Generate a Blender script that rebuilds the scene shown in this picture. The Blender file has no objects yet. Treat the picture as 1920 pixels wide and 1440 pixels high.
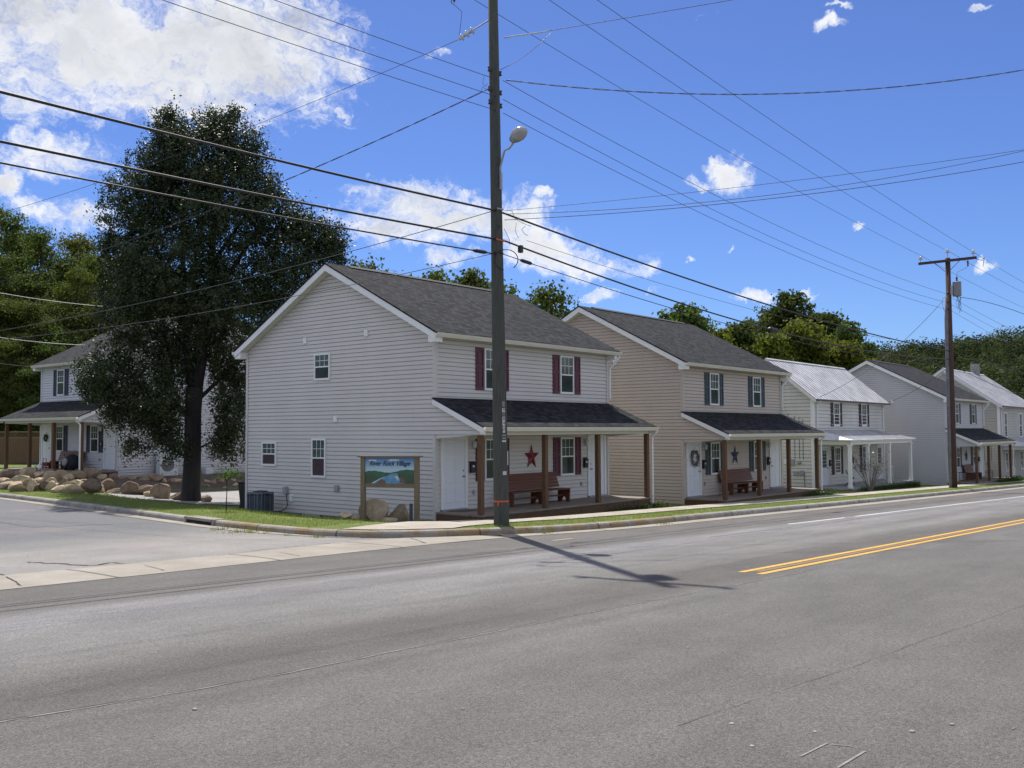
import bpy, bmesh, math, random
import numpy as np
from mathutils import Vector, Matrix, noise as mnoise
from mathutils.geometry import delaunay_2d_cdt
sc = bpy.context.scene
COL = sc.collection
random.seed(7)
PI = math.pi
# ------------------------------------------------------------------ camera
CAM = (-19.524, -18.992, 2.534); YAW, PITCH, ROLL, F = .8799, .0494, -.0045, 1781.8   # F: focal length in pixels of a 1920 wide frame
def basis():
    sy, cy, sp, cp = math.sin(YAW), math.cos(YAW), math.sin(PITCH), math.cos(PITCH)
    fw = (sy*cp, cy*cp, sp); r = (cy, -sy, 0.); u = (-sy*sp, -cy*sp, cp)
    c, s = math.cos(ROLL), math.sin(ROLL)
    return tuple(a*c+b*s for a, b in zip(r, u)), tuple(-a*s+b*c for a, b in zip(r, u)), fw
RT, UP, FW = basis()
cd = bpy.data.cameras.new('camera'); cam = bpy.data.objects.new('camera', cd); COL.objects.link(cam)
cd.sensor_width = 36; cd.sensor_fit = 'HORIZONTAL'; cd.lens = F/1920*36; cd.clip_start = .1; cd.clip_end = 5000
m = Matrix.Identity(4)
for i in range(3):
    m[i][0] = RT[i]; m[i][1] = UP[i]; m[i][2] = -FW[i]; m[i][3] = CAM[i]
cam.matrix_world = m; sc.camera = cam
# ------------------------------------------------------------------ light
SUN_EL = math.radians(58.5); SUN_AZ = math.radians(36.9)       # azimuth from +Y towards +X
sl = bpy.data.lights.new('sun', 'SUN'); sl.energy = 4.6; sl.angle = math.radians(.53); sl.color = (1, .95, .87)
so = bpy.data.objects.new('sun', sl); COL.objects.link(so)
sdir = Vector((math.sin(SUN_AZ)*math.cos(SUN_EL), math.cos(SUN_AZ)*math.cos(SUN_EL), math.sin(SUN_EL)))
so.rotation_euler = sdir.to_track_quat('Z', 'Y').to_euler(); so.location = (0, 30, 60)
sc.view_settings.view_transform = 'Standard'; sc.view_settings.look = 'None'
sc.view_settings.exposure = 0.42; sc.view_settings.gamma = 1
def ray(px, py):
    a, b = (px-960)/F, -(py-720)/F
    d = [FW[i]+RT[i]*a+UP[i]*b for i in range(3)]; n = math.sqrt(sum(k*k for k in d)); return [k/n for k in d]
# sky with scattered clouds, all as functions of the view direction
world = bpy.data.worlds.new('World'); sc.world = world; world.use_nodes = True
wn = world.node_tree; wn.nodes.clear()
def WN(t, **k):
    n = wn.nodes.new(t)
    for a, b in k.items(): setattr(n, a, b)
    return n
def wmath(op, a, b=None, c=None, clamp=False):
    n = WN('ShaderNodeMath', operation=op, use_clamp=clamp)
    for i, v in enumerate((a, b, c)):
        if v is None: continue
        if isinstance(v, (int, float)): n.inputs[i].default_value = v
        else: wn.links.new(v, n.inputs[i])
    return n.outputs[0]
def wmap(v, a, b, c=0., d=1., kind='SMOOTHSTEP'):
    n = WN('ShaderNodeMapRange', interpolation_type=kind)
    wn.links.new(v, n.inputs[0])
    for i, k in enumerate((a, b, c, d)): n.inputs[i+1].default_value = k
    return n.outputs[0]
def wdot(v, vec):
    n = WN('ShaderNodeVectorMath', operation='DOT_PRODUCT'); wn.links.new(v, n.inputs[0]); n.inputs[1].default_value = vec; return n.outputs['Value']
wtc = WN('ShaderNodeTexCoord'); D0 = wtc.outputs['Generated']
def warp(v, scale, amp):
    n = WN('ShaderNodeTexNoise'); wn.links.new(D0, n.inputs['Vector']); n.inputs['Scale'].default_value = scale; n.inputs['Detail'].default_value = 5; n.inputs['Roughness'].default_value = .6
    s = WN('ShaderNodeVectorMath', operation='SUBTRACT'); wn.links.new(n.outputs['Color'], s.inputs[0]); s.inputs[1].default_value = (.5, .5, .5)
    m_ = WN('ShaderNodeVectorMath', operation='MULTIPLY_ADD'); wn.links.new(s.outputs[0], m_.inputs[0]); m_.inputs[1].default_value = (amp, amp, amp); wn.links.new(v, m_.inputs[2]); return m_.outputs[0]
D = warp(warp(D0, 16, .055), 60, .022)
sky = WN('ShaderNodeTexSky', sky_type='NISHITA', sun_disc=False, sun_elevation=SUN_EL, sun_rotation=SUN_AZ, altitude=200, air_density=1.0, dust_density=.3, ozone_density=2.2)
CLOUDS = [  # measured: centre x, y, half width, half height (pixels of the photograph -> directions), strength
 (150,85,280,130,1.35),(390,100,240,115,1.35),(560,50,150,85,1.),(20,40,200,150,1.2),(300,180,200,60,1.),(640,130,70,40,.55),(40,190,80,45,.6),
 (120,300,125,46,.85),(15,352,34,30,.9),(140,402,75,38,.9),(60,400,50,24,.6),(230,345,50,20,.5),
 (760,372,120,42,.95),(850,410,200,46,.9),(720,420,110,40,.9),(960,400,70,26,.6),(840,480,60,16,.6),
 (1010,462,85,44,.95),(1110,488,120,34,.95),(1200,506,55,20,.8),
 (1372,330,52,36,.9),(1300,350,34,14,.6),(1350,305,18,16,.5),(1125,553,48,15,.8),(1428,552,38,16,.9),(1517,546,18,6,.8),
 (1545,42,38,18,.55),(1562,4,28,7,.55),(1838,6,34,9,.45),(828,100,24,12,.5),(1617,429,13,9,.7),(1292,485,16,9,.7),(1375,468,14,6,.5),
 (1215,545,26,8,.5),(1840,497,30,10,.6),(1010,375,22,12,.5),(640,210,20,10,.3),(1035,395,14,10,.4)]
mask = None
for (cx, cy, rx, ry, st) in CLOUDS:
    d = Vector(ray(cx, cy)); r = Vector((d.y, -d.x, 0)).normalized(); u = r.cross(d)
    c2 = d.dot(Vector(FW)); k = F/c2
    A = wdot(D, r*(k/rx)); B = wdot(D, u*(k/ry)); Cc = wdot(D, d)
    e = wmath('ADD', wmath('MULTIPLY', A, A), wmath('MULTIPLY', B, B))
    e = wmath('SUBTRACT', .75*st+.25, e)
    e = wmath('SUBTRACT', e, wmath('MULTIPLY', wmath('LESS_THAN', Cc, 0.), 10.))
    mask = e if mask is None else wmath('MAXIMUM', mask, e)
mask = wmath('MAXIMUM', mask, -1.2)
wm = WN('ShaderNodeMapping'); wn.links.new(D, wm.inputs[0]); wm.inputs['Scale'].default_value = (1, 1, 1.7)
def wnoise(scale, det, rough, dist=0):
    n = WN('ShaderNodeTexNoise'); wn.links.new(wm.outputs[0], n.inputs['Vector'])
    n.inputs['Scale'].default_value = scale; n.inputs['Detail'].default_value = det; n.inputs['Roughness'].default_value = rough; n.inputs['Distortion'].default_value = dist
    return n.outputs[0]
n1 = wnoise(9, 10, .62, .35); n2 = wnoise(30, 8, .68, .6)
dens = wmath('ADD', mask, wmath('MULTIPLY', wmath('SUBTRACT', n1, .52), 3.4))
dens = wmath('ADD', dens, wmath('MULTIPLY', wmath('SUBTRACT', n2, .5), 2.2))
n5 = wnoise(85, 6, .7, .4)
dens = wmath('ADD', dens, wmath('MULTIPLY', wmath('SUBTRACT', n5, .5), 1.6))
alpha = wmap(dens, -.35, 1.15)
# made-up clouds outside the view, widened and brightened to fill the shaded house walls
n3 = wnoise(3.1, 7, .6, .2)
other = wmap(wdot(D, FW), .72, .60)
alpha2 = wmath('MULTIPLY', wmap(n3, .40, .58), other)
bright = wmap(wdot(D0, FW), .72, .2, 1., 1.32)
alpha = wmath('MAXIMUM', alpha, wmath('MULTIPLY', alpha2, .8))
thick = wmap(wmath('ADD', mask, wmath('MULTIPLY', wmath('SUBTRACT', n1, .5), 1.6)), .25, 1.5)
n4 = wnoise(6, 3, .45)
grey = wmath('MULTIPLY', thick, wmap(n4, .38, .60, .38, 1.))
n6 = wnoise(22, 6, .6, .4)
grey = wmath('MULTIPLY', grey, wmap(n6, .36, .62, .7, 1.08))
hi = wdot(D, tuple(Vector(ray(330, 120))))
grey = wmath('MULTIPLY', grey, wmap(hi, .88, .965, .38, 1.))
cmix = WN('ShaderNodeMixRGB'); wn.links.new(grey, cmix.inputs[0])
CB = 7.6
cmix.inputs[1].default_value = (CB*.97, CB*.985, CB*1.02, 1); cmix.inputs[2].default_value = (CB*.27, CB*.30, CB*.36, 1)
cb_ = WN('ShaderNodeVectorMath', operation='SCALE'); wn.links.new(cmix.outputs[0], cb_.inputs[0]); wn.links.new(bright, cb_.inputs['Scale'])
tint = WN('ShaderNodeMixRGB', blend_type='MULTIPLY'); tint.inputs[0].default_value = 1; wn.links.new(sky.outputs[0], tint.inputs[1])
tz = wdot(D, (0, 0, 1))
tr = WN('ShaderNodeMixRGB'); wn.links.new(wmap(tz, .02, .45, 0, 1, 'LINEAR'), tr.inputs[0])
tr.inputs[1].default_value = (.43, .59, .93, 1); tr.inputs[2].default_value = (.445, .545, .87, 1)
wn.links.new(tr.outputs[0], tint.inputs[2])
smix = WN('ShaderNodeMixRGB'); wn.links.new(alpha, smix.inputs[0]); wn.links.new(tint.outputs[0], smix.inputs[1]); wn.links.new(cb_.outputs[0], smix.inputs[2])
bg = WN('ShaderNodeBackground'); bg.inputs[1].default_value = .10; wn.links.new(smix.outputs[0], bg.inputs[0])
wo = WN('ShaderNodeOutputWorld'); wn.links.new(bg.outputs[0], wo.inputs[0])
# ------------------------------------------------------------------ terrain functions (metres; x along the street, y away from it)
def sst(t): t = max(0., min(1., t)); return t*t*(3-2*t)
def R(x, y): return .93-.0232*(min(x, 170)+19.5)-.03*(max(y, -45)+19)
def street(x, y):
    if y <= -5: return R(x, y)
    s = sst((y+5)/9); return R(x, -5)*(1-s)+(.03-.021*max(min(x, 170), 0)+.10*sst((y-20)/25))*s
def NN(x, y):
    z = -.021*max(min(x, 170), 0)
    z -= .27*sst((y-7)/9)*sst((x+3.2)/6.5)*(1-sst((x-14)/12))*(1-sst((y-22)/5)*(1-sst((x-1)/4)))
    z -= .20*sst((y-.8)/2.5)*(1-sst((y-10)/6))*sst((x+2.4)/1.6)*(1-sst((x-3)/4))
    z += .13*sst((y-17)/6)*(1-sst((x-2)/4))
    dx = max(2.9-x, 0, x-19); dy = max(26.2-y, 0, y-40); d = math.hypot(dx, dy)
    pad = 1-sst(d/3.2); z = z*(1-pad)+.27*pad
    z += .75*sst((y-38)/9)*(1-pad)
    return z
KP = [(-1.2,60),(-2.2,45),(-3.2,28),(-3.5,20.4),(-3.75,16.5),(-4.05,12.7),(-4.4,8.9),(-4.72,5.4),(-4.95,2.6),(-5.2,.3),(-5.35,-1.4),(-5.15,-2.7),(-4.5,-3.45),(-2.96,-4.3),(-1.6,-4.85),(-.1,-5.22),(1.9,-5.45),(6.7,-5.55),(16.7,-5.85),(44.9,-6.35),(80,-7.6),(170,-11)]
def catmull(P, step):
    out = []
    for i in range(len(P)-1):
        p0 = Vector(P[max(i-1, 0)]); p1 = Vector(P[i]); p2 = Vector(P[i+1]); p3 = Vector(P[min(i+2, len(P)-1)])
        n = max(1, int((p2-p1).length/step)); L = (p2-p1).length
        t1 = (p2-p0); t1 = t1.normalized()*L if t1.length else t1; t2 = (p3-p1); t2 = t2.normalized()*L if t2.length else t2
        for k in range(n):
            t = k/n; a = 2*t**3-3*t**2+1; b = t**3-2*t**2+t; c = -2*t**3+3*t**2; d = t**3-t**2
            out.append(p1*a+t1*b+p2*c+t2*d)
    out.append(Vector(P[-1])); return out
KL = catmull(KP, .45)
KA = np.array([(v.x, v.y) for v in KL])
def kdist(x, y):
    a = KA[:-1]; b = KA[1:]; ab = b-a; p = np.array((x, y))-a
    t = np.clip((p*ab).sum(1)/(ab*ab).sum(1), 0, 1); q = a+ab*t[:, None]; d = np.hypot(q[:, 0]-x, q[:, 1]-y); i = int(d.argmin()); return float(d[i]), q[i]
def lawn(x, y):
    d, q = kdist(x, y)
    s = sst((d-2.0)/1.7); return (street(float(q[0]), float(q[1]))+.15)*(1-s)+NN(x, y)*s
def hit(px, py, fn, off=0):
    d = ray(px, py); t = 5.
    while t < 500:
        P = Vector([CAM[i]+d[i]*t for i in range(3)])
        g = P.z-fn(P.x, P.y)-off
        if g <= 0.003: return P
        t += max(.02, min(g*.8/max(-d[2], .02)*.5, 2.) if d[2] < 0 else .5)
    return P
def on_plane(px, py, base, dr):
    d = ray(px, py); n = (-dr[1], dr[0]); t = ((base[0]-CAM[0])*n[0]+(base[1]-CAM[1])*n[1])/(d[0]*n[0]+d[1]*n[1])
    return Vector([CAM[i]+d[i]*t for i in range(3)])
# ------------------------------------------------------------------ object helpers
def tag(o, label=None, cat=None, group=None, kind=None):
    if label: o['label'] = label
    if cat: o['category'] = cat
    if group: o['group'] = group
    if kind: o['kind'] = kind
    return o
def thing(name, label, cat, loc=(0, 0, 0), rz=0, group=None):
    o = bpy.data.objects.new(name, None); COL.objects.link(o); o.location = loc; o.rotation_euler = (0, 0, rz); o.empty_display_size = .2
    return tag(o, label, cat, group)
class MB:
    def __init__(s): s.v = []; s.f = []
    def quad(s, *p):
        n = len(s.v); s.v += [tuple(q) for q in p]; s.f.append(tuple(range(n, n+len(p)))); return s
    def box(s, x0, y0, z0, x1, y1, z1):
        n = len(s.v); s.v += [(x0,y0,z0),(x1,y0,z0),(x1,y1,z0),(x0,y1,z0),(x0,y0,z1),(x1,y0,z1),(x1,y1,z1),(x0,y1,z1)]
        s.f += [tuple(n+i for i in q) for q in ((3,2,1,0),(4,5,6,7),(0,1,5,4),(1,2,6,5),(2,3,7,6),(3,0,4,7))]; return s
    def fbox(s, fr, u0, v0, n0, u1, v1, n1):
        P = [fr(u, v, n) for n in (n0, n1) for v in (v0, v1) for u in (u0, u1)]
        n = len(s.v); s.v += P
        s.f += [tuple(n+i for i in q) for q in ((0,2,3,1),(4,5,7,6),(0,1,5,4),(2,6,7,3),(0,4,6,2),(1,3,7,5))]; return s
    def prism(s, pts, off):       # polygon pts swept by vector off
        n = len(s.v); k = len(pts); s.v += [tuple(p) for p in pts]+[tuple(Vector(p)+Vector(off)) for p in pts]
        s.f.append(tuple(range(n+k-1, n-1, -1))); s.f.append(tuple(range(n+k, n+2*k)))
        for i in range(k): j = (i+1) % k; s.f.append((n+i, n+j, n+k+j, n+k+i))
        return s
    def tube(s, pts, r, n=8, cap=True):
        pts = [Vector(p) for p in pts]; rs = r if isinstance(r, (list, tuple)) else [r]*len(pts); base = len(s.v); pu = None
        for i, p in enumerate(pts):
            t = (pts[min(i+1, len(pts)-1)]-pts[max(i-1, 0)]).normalized()
            if pu is None: a = Vector((0, 0, 1)) if abs(t.z) < .9 else Vector((1, 0, 0))
            else: a = pu
            u = (a-t*a.dot(t)).normalized(); pu = u; w = t.cross(u)
            for k in range(n): c = 2*PI*k/n; s.v.append(tuple(p+(u*math.cos(c)+w*math.sin(c))*rs[i]))
        for i in range(len(pts)-1):
            for k in range(n): a = base+i*n+k; b = base+i*n+(k+1) % n; s.f.append((a, b, b+n, a+n))
        if cap: s.f.append(tuple(range(base+n-1, base-1, -1))); e = base+(len(pts)-1)*n; s.f.append(tuple(range(e, e+n)))
        return s
    def lathe(s, prof, o=(0, 0, 0), n=16, ax=None):   # prof (r, h)
        M = Matrix.Identity(3) if ax is None else Vector(ax).to_track_quat('Z', 'Y').to_matrix()
        base = len(s.v); o = Vector(o)
        for r, h in prof:
            for k in range(n): c = 2*PI*k/n; s.v.append(tuple(o+M @ Vector((r*math.cos(c), r*math.sin(c), h))))
        for i in range(len(prof)-1):
            for k in range(n): a = base+i*n+k; b = base+i*n+(k+1) % n; s.f.append((a, b, b+n, a+n))
        s.f.append(tuple(range(base+n-1, base-1, -1))); e = base+(len(prof)-1)*n; s.f.append(tuple(range(e, e+n))); return s
    def build(s, name, mat, parent=None, loc=None, smooth=False, bevel=0, fix=True):
        me = bpy.data.meshes.new(name); me.from_pydata(s.v, [], s.f); me.update()
        if fix or bevel:
            bm = bmesh.new(); bm.from_mesh(me); bmesh.ops.recalc_face_normals(bm, faces=bm.faces)
            if bevel: bmesh.ops.bevel(bm, geom=list(bm.edges), offset=bevel, segments=1, affect='EDGES')
            bm.to_mesh(me); bm.free()
        if smooth: me.polygons.foreach_set('use_smooth', [True]*len(me.polygons))
        me.materials.append(mat); o = bpy.data.objects.new(name, me); COL.objects.link(o)
        if parent: o.parent = parent
        if loc: o.location = loc
        return o
def Fr(o, u, n, w=(0, 0, 1)):
    o = Vector(o); u = Vector(u); n = Vector(n); w = Vector(w)
    return lambda a, b, c: tuple(o+u*a+w*b+n*c)
def dup(root, loc=None, rz=None, sc_=None, **k):
    r = root.copy(); COL.objects.link(r)
    if loc is not None: r.location = loc
    if rz is not None: r.rotation_euler = (0, 0, rz)
    if sc_ is not None: r.scale = sc_
    for ch in list(root.children):
        c = ch.copy(); COL.objects.link(c); c.parent = r
        for g in ch.children: d = g.copy(); COL.objects.link(d); d.parent = c
    tag(r, **k); return r
# ------------------------------------------------------------------ materials
MATS = {}
def mat(name, col, rough=.7, metal=0, var=.0, scale=8, bump=0, bscale=60, spec=.5, col2=None, stretch=None, coat=0):
    if name in MATS: return MATS[name]
    m = bpy.data.materials.new(name); m.use_nodes = True; t = m.node_tree; b = t.nodes['Principled BSDF']
    b.inputs['Roughness'].default_value = rough; b.inputs['Metallic'].default_value = metal; b.inputs['Specular IOR Level'].default_value = spec
    b.inputs['Coat Weight'].default_value = coat
    c = (*col, 1) if len(col) == 3 else col
    tc = t.nodes.new('ShaderNodeTexCoord'); mp = t.nodes.new('ShaderNodeMapping'); t.links.new(tc.outputs['Object'], mp.inputs[0])
    if stretch: mp.inputs['Scale'].default_value = stretch
    if col2 is None: col2 = tuple(max(0, k*(1-var)) for k in col[:3]); c = tuple(min(1, k*(1+var)) for k in col[:3])+(1,)
    n = t.nodes.new('ShaderNodeTexNoise'); t.links.new(mp.outputs[0], n.inputs['Vector']); n.inputs['Scale'].default_value = scale; n.inputs['Detail'].default_value = 6; n.inputs['Roughness'].default_value = .6
    r = t.nodes.new('ShaderNodeValToRGB'); t.links.new(n.outputs[0], r.inputs[0]); r.color_ramp.elements[0].position = .32; r.color_ramp.elements[1].position = .68
    r.color_ramp.elements[0].color = (*col2[:3], 1); r.color_ramp.elements[1].color = c
    t.links.new(r.outputs[0], b.inputs['Base Color'])
    if bump:
        n2 = t.nodes.new('ShaderNodeTexNoise'); t.links.new(mp.outputs[0], n2.inputs['Vector']); n2.inputs['Scale'].default_value = bscale; n2.inputs['Detail'].default_value = 5
        bp = t.nodes.new('ShaderNodeBump'); bp.inputs['Strength'].default_value = bump; bp.inputs['Distance'].default_value = .02
        t.links.new(n2.outputs[0], bp.inputs['Height']); t.links.new(bp.outputs[0], b.inputs['Normal'])
    MATS[name] = m; return m
class NT:    # small node helper for the bigger materials
    def __init__(s, name):
        s.m = bpy.data.materials.new(name); s.m.use_nodes = True; s.t = s.m.node_tree; s.b = s.t.nodes['Principled BSDF']; s.tc = s.t.nodes.new('ShaderNodeTexCoord').outputs['Object']
    def lk(s, a, b): s.t.links.new(a, b)
    def math(s, op, a, b=None, clamp=False):
        n = s.t.nodes.new('ShaderNodeMath'); n.operation = op; n.use_clamp = clamp
        for i, v in enumerate((a, b)):
            if v is None: continue
            if isinstance(v, (int, float)): n.inputs[i].default_value = v
            else: s.lk(v, n.inputs[i])
        return n.outputs[0]
    def mapping(s, sc3, rot=(0, 0, 0)):
        n = s.t.nodes.new('ShaderNodeMapping'); s.lk(s.tc, n.inputs[0]); n.inputs['Scale'].default_value = sc3; n.inputs['Rotation'].default_value = rot; return n.outputs[0]
    def noise(s, scale, det=5, rough=.6, vec=None, dist=0):
        n = s.t.nodes.new('ShaderNodeTexNoise'); s.lk(vec or s.tc, n.inputs['Vector']); n.inputs['Scale'].default_value = scale; n.inputs['Detail'].default_value = det; n.inputs['Roughness'].default_value = rough; n.inputs['Distortion'].default_value = dist; return n.outputs[0]
    def voro(s, scale, vec=None, feat='F1'):
        n = s.t.nodes.new('ShaderNodeTexVoronoi'); n.feature = feat; s.lk(vec or s.tc, n.inputs['Vector']); n.inputs['Scale'].default_value = scale; return n
    def ramp(s, f, stops, interp='LINEAR'):
        n = s.t.nodes.new('ShaderNodeValToRGB'); s.lk(f, n.inputs[0]); cr = n.color_ramp; cr.interpolation = interp
        while len(cr.elements) < len(stops): cr.elements.new(.5)
        for e, (p, c) in zip(cr.elements, stops):
            e.position = p; e.color = (c, c, c, 1) if isinstance(c, (int, float)) else (*c, 1)
        return n.outputs[0]
    def mix(s, f, a, b, mode='MIX'):
        n = s.t.nodes.new('ShaderNodeMixRGB'); n.blend_type = mode
        for i, v in enumerate((f, a, b)):
            if isinstance(v, (int, float)): n.inputs[i].default_value = v if i == 0 else (v, v, v, 1)
            elif isinstance(v, tuple): n.inputs[i].default_value = (*v[:3], 1)
            else: s.lk(v, n.inputs[i])
        return n.outputs[0]
    def sep(s, v=None):
        n = s.t.nodes.new('ShaderNodeSeparateXYZ'); s.lk(v or s.tc, n.inputs[0]); return n.outputs
    def bump(s, h, st=.3, d=.02):
        n = s.t.nodes.new('ShaderNodeBump'); n.inputs['Strength'].default_value = st; n.inputs['Distance'].default_value = d; s.lk(h, n.inputs['Height']); s.lk(n.outputs[0], s.b.inputs['Normal'])
    def done(s, col, rough=.8, spec=.5):
        s.lk(col, s.b.inputs['Base Color'])
        if isinstance(rough, (int, float)): s.b.inputs['Roughness'].default_value = rough
        else: s.lk(rough, s.b.inputs['Roughness'])
        s.b.inputs['Specular IOR Level'].default_value = spec; MATS[s.m.name] = s.m; return s.m
def lateral(n):   # distance across the street: y + 0.04 x
    x, y, z = n.sep(); return n.math('ADD', y, n.math('MULTIPLY', x, .04))
def m_road():
    n = NT('asphalt_street'); v = lateral(n)
    wob = n.noise(.35, 4, .5, n.mapping((.15, 1, 1))); vv = n.math('ADD', v, n.math('MULTIPLY', n.math('SUBTRACT', wob, .5), .7))
    f = n.math('DIVIDE', n.math('ADD', vv, 22.), 18.)          # -22..-4 -> 0..1
    g = lambda y: (y+22)/18
    c = n.ramp(f, [(0., (.142,.133,.123)), (g(-17.5), (.142,.133,.124)), (g(-15), (.146,.139,.131)), (g(-13.5), (.158,.151,.143)), (g(-13.1), (.124,.115,.105)), (g(-12.2), (.120,.111,.101)), (g(-11.2), (.215,.208,.200)),
                   (g(-10.4), (.205,.200,.193)), (g(-9.6), (.222,.218,.215)), (g(-8.55), (.250,.247,.247)), (g(-8.2), (.150,.141,.134)), (g(-6.2), (.140,.131,.123)), (1., (.150,.14,.13))])
    lane = n.noise(1.0, 5, .6, n.mapping((.12, 1.6, 1))); c = n.mix(n.ramp(lane, [(.4, .0), (.7, .45)]), c, (.115,.106,.10))
    big = n.noise(.5, 5, .65); c = n.mix(n.ramp(big, [(.3, .35), (.7, 0.)]), c, n.mix(1., c, .72, 'MULTIPLY'))
    fine = n.noise(110, 3, .85); c = n.mix(1., c, n.ramp(fine, [(.36, .45), (.5, .98), (.64, 1.6)]), 'MULTIPLY')
    fine2 = n.noise(38, 6, .9); c = n.mix(1., c, n.ramp(fine2, [(.38, .55), (.5, 1.), (.62, 1.45)]), 'MULTIPLY')
    vo = n.voro(48); c = n.mix(n.ramp(vo.outputs['Distance'], [(.0, .6), (.15, 0.)]), c, (.48,.46,.43))
    vo2 = n.voro(31); c = n.mix(n.ramp(vo2.outputs['Distance'], [(.0, .7), (.16, 0.)]), c, (.05,.048,.045))
    pt = n.noise(.9, 6, .7, n.mapping((.5, 1, 1))); c = n.mix(1., c, n.ramp(pt, [(.36, .78), (.64, 1.02)]), 'MULTIPLY')
    oil = n.noise(1.7, 4, .6, n.mapping((.5, 1.3, 1))); c = n.mix(n.ramp(oil, [(.68, 0.), (.78, .22)]), c, (.07,.066,.062))
    # tyre scuffs and old scraped paint near the camera
    sc1 = n.noise(2.2, 6, .7, n.mapping((.6, 6., 1), (0, 0, .25))); near = n.ramp(f, [(g(-17.2), 1.), (g(-16.3), 0.)])
    c = n.mix(1., c, .91, 'MULTIPLY'); c = n.mix(n.math('MULTIPLY', n.ramp(sc1, [(.64, .0), (.74, .28)]), near), c, (.30,.29,.28))
    n.bump(n.math('ADD', fine, n.math('MULTIPLY', fine2, .7)), .55, .012)
    return n.done(c, .88, .35)
def m_side():
    n = NT('asphalt_side'); c = n.ramp(n.noise(.55, 6, .62), [(.3, (.190,.180,.170)), (.7, (.262,.252,.240))])
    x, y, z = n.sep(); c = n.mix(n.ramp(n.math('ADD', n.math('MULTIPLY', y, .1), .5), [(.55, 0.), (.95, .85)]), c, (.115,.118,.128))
    pk = n.noise(.28, 3, .5); c = n.mix(n.ramp(pk, [(.60, 0.), (.72, .3)]), c, (.27,.20,.19))
    fine = n.noise(55, 5, .9); c = n.mix(1., c, n.ramp(fine, [(.38, .42), (.5, 1.), (.62, 1.6)]), 'MULTIPLY')
    vo = n.voro(26); c = n.mix(n.ramp(vo.outputs['Distance'], [(.0, .5), (.16, 0.)]), c, (.45,.43,.42))
    n.bump(fine, .7, .015); return n.done(c, .9, .3)
def m_conc(name, a, b, stain=(.16,.12,.07), st=.4, joints=0):
    n = NT(name); c = n.ramp(n.noise(1.1, 7, .68), [(.3, a), (.7, b)])
    c = n.mix(n.ramp(n.noise(2.1, 6, .7), [(.52, 0.), (.70, st)]), c, stain)
    fine = n.noise(110, 3, .8); c = n.mix(1., c, n.ramp(fine, [(.3, .75), (.7, 1.22)]), 'MULTIPLY')
    if joints:
        x, y, z = n.sep(); j = n.math('FRACT', n.math('DIVIDE', x, joints)); c = n.mix(n.ramp(j, [(0., .75), (.012, .75), (.02, 0.)], 'CONSTANT'), c, (.05,.045,.04))
    n.bump(fine, .35, .008); return n.done(c, .9, .3)
def m_lawn():
    n = NT('lawn_grass'); c = n.ramp(n.noise(1.3, 6, .7), [(.3, (.095,.125,.034)), (.55, (.140,.180,.052)), (.72, (.22,.23,.11))])
    fine = n.noise(38, 4, .8); c = n.mix(1., c, n.ramp(fine, [(.3, .5), (.7, 1.45)]), 'MULTIPLY')
    c = n.mix(n.ramp(n.noise(.8, 5, .7), [(.60, 0.), (.75, .6)]), c, (.20,.17,.10))
    n.bump(fine, 1., .03); return n.done(c, .95, .2)
def m_gravel():
    n = NT('gravel'); v = n.voro(26); c = n.ramp(v.outputs['Distance'], [(0., (.52,.50,.49)), (.6, (.30,.29,.28))])
    c = n.mix(n.ramp(n.noise(.9, 5, .6), [(.45, 0.), (.7, .6)]), c, (.16,.12,.09)); n.bump(v.outputs['Distance'], .8, .03); return n.done(c, .95, .2)
def m_shingle(name='roof_shingles', base=(.0235,.0245,.027)):
    n = NT(name); x, y, z = n.sep()
    cb = n.t.nodes.new('ShaderNodeCombineXYZ'); n.lk(x, cb.inputs[0]); n.lk(n.math('MULTIPLY', z, 2.2), cb.inputs[1])
    br = n.t.nodes.new('ShaderNodeTexBrick'); n.lk(cb.outputs[0], br.inputs['Vector']); br.inputs['Scale'].default_value = 1; br.inputs['Brick Width'].default_value = .21; br.inputs['Row Height'].default_value = .143; br.inputs['Mortar Size'].default_value = .010; br.inputs['Bias'].default_value = 0
    b = base; br.inputs['Color1'].default_value = (b[0]*.35, b[1]*.35, b[2]*.38, 1); br.inputs['Color2'].default_value = (b[0]*1.9, b[1]*1.9, b[2]*1.9, 1); br.inputs['Mortar'].default_value = (b[0]*.35, b[1]*.35, b[2]*.35, 1)
    c = n.mix(n.ramp(n.noise(.7, 5, .6), [(.35, 0.), (.7, .35)]), br.outputs[0], (b[0]*.7, b[1]*.72, b[2]*.7))
    c = n.mix(1., c, n.ramp(n.noise(120, 2, .7), [(.3, .7), (.7, 1.35)]), 'MULTIPLY')
    n.bump(br.outputs['Fac'], -.5, .01); return n.done(c, .95, .15)
def m_siding(name, col, dirt=.10):
    n = NT(name); a = col; c = n.ramp(n.noise(.6, 5, .6, n.mapping((1, 1, .5))), [(.3, tuple(k*(1-dirt) for k in a)), (.7, a)])
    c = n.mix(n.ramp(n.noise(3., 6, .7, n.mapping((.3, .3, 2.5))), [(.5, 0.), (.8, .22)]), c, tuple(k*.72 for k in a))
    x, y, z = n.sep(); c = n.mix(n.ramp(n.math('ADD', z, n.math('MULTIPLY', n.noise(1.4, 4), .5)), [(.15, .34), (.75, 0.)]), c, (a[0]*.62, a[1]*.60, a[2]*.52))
    n.bump(n.noise(60, 2, .5, n.mapping((.15, .15, 2))), .08, .005); return n.done(c, .55, .4)
def m_metal_roof(name='tin_roof'):
    n = NT(name); c = n.ramp(n.noise(1.2, 6, .7), [(.3, (.36,.36,.37)), (.65, (.62,.62,.63))])
    c = n.mix(n.ramp(n.noise(4., 6, .75, n.mapping((2, .4, .4))), [(.55, 0.), (.8, .5)]), c, (.20,.17,.15)); return n.done(c, .5, .5)
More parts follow.
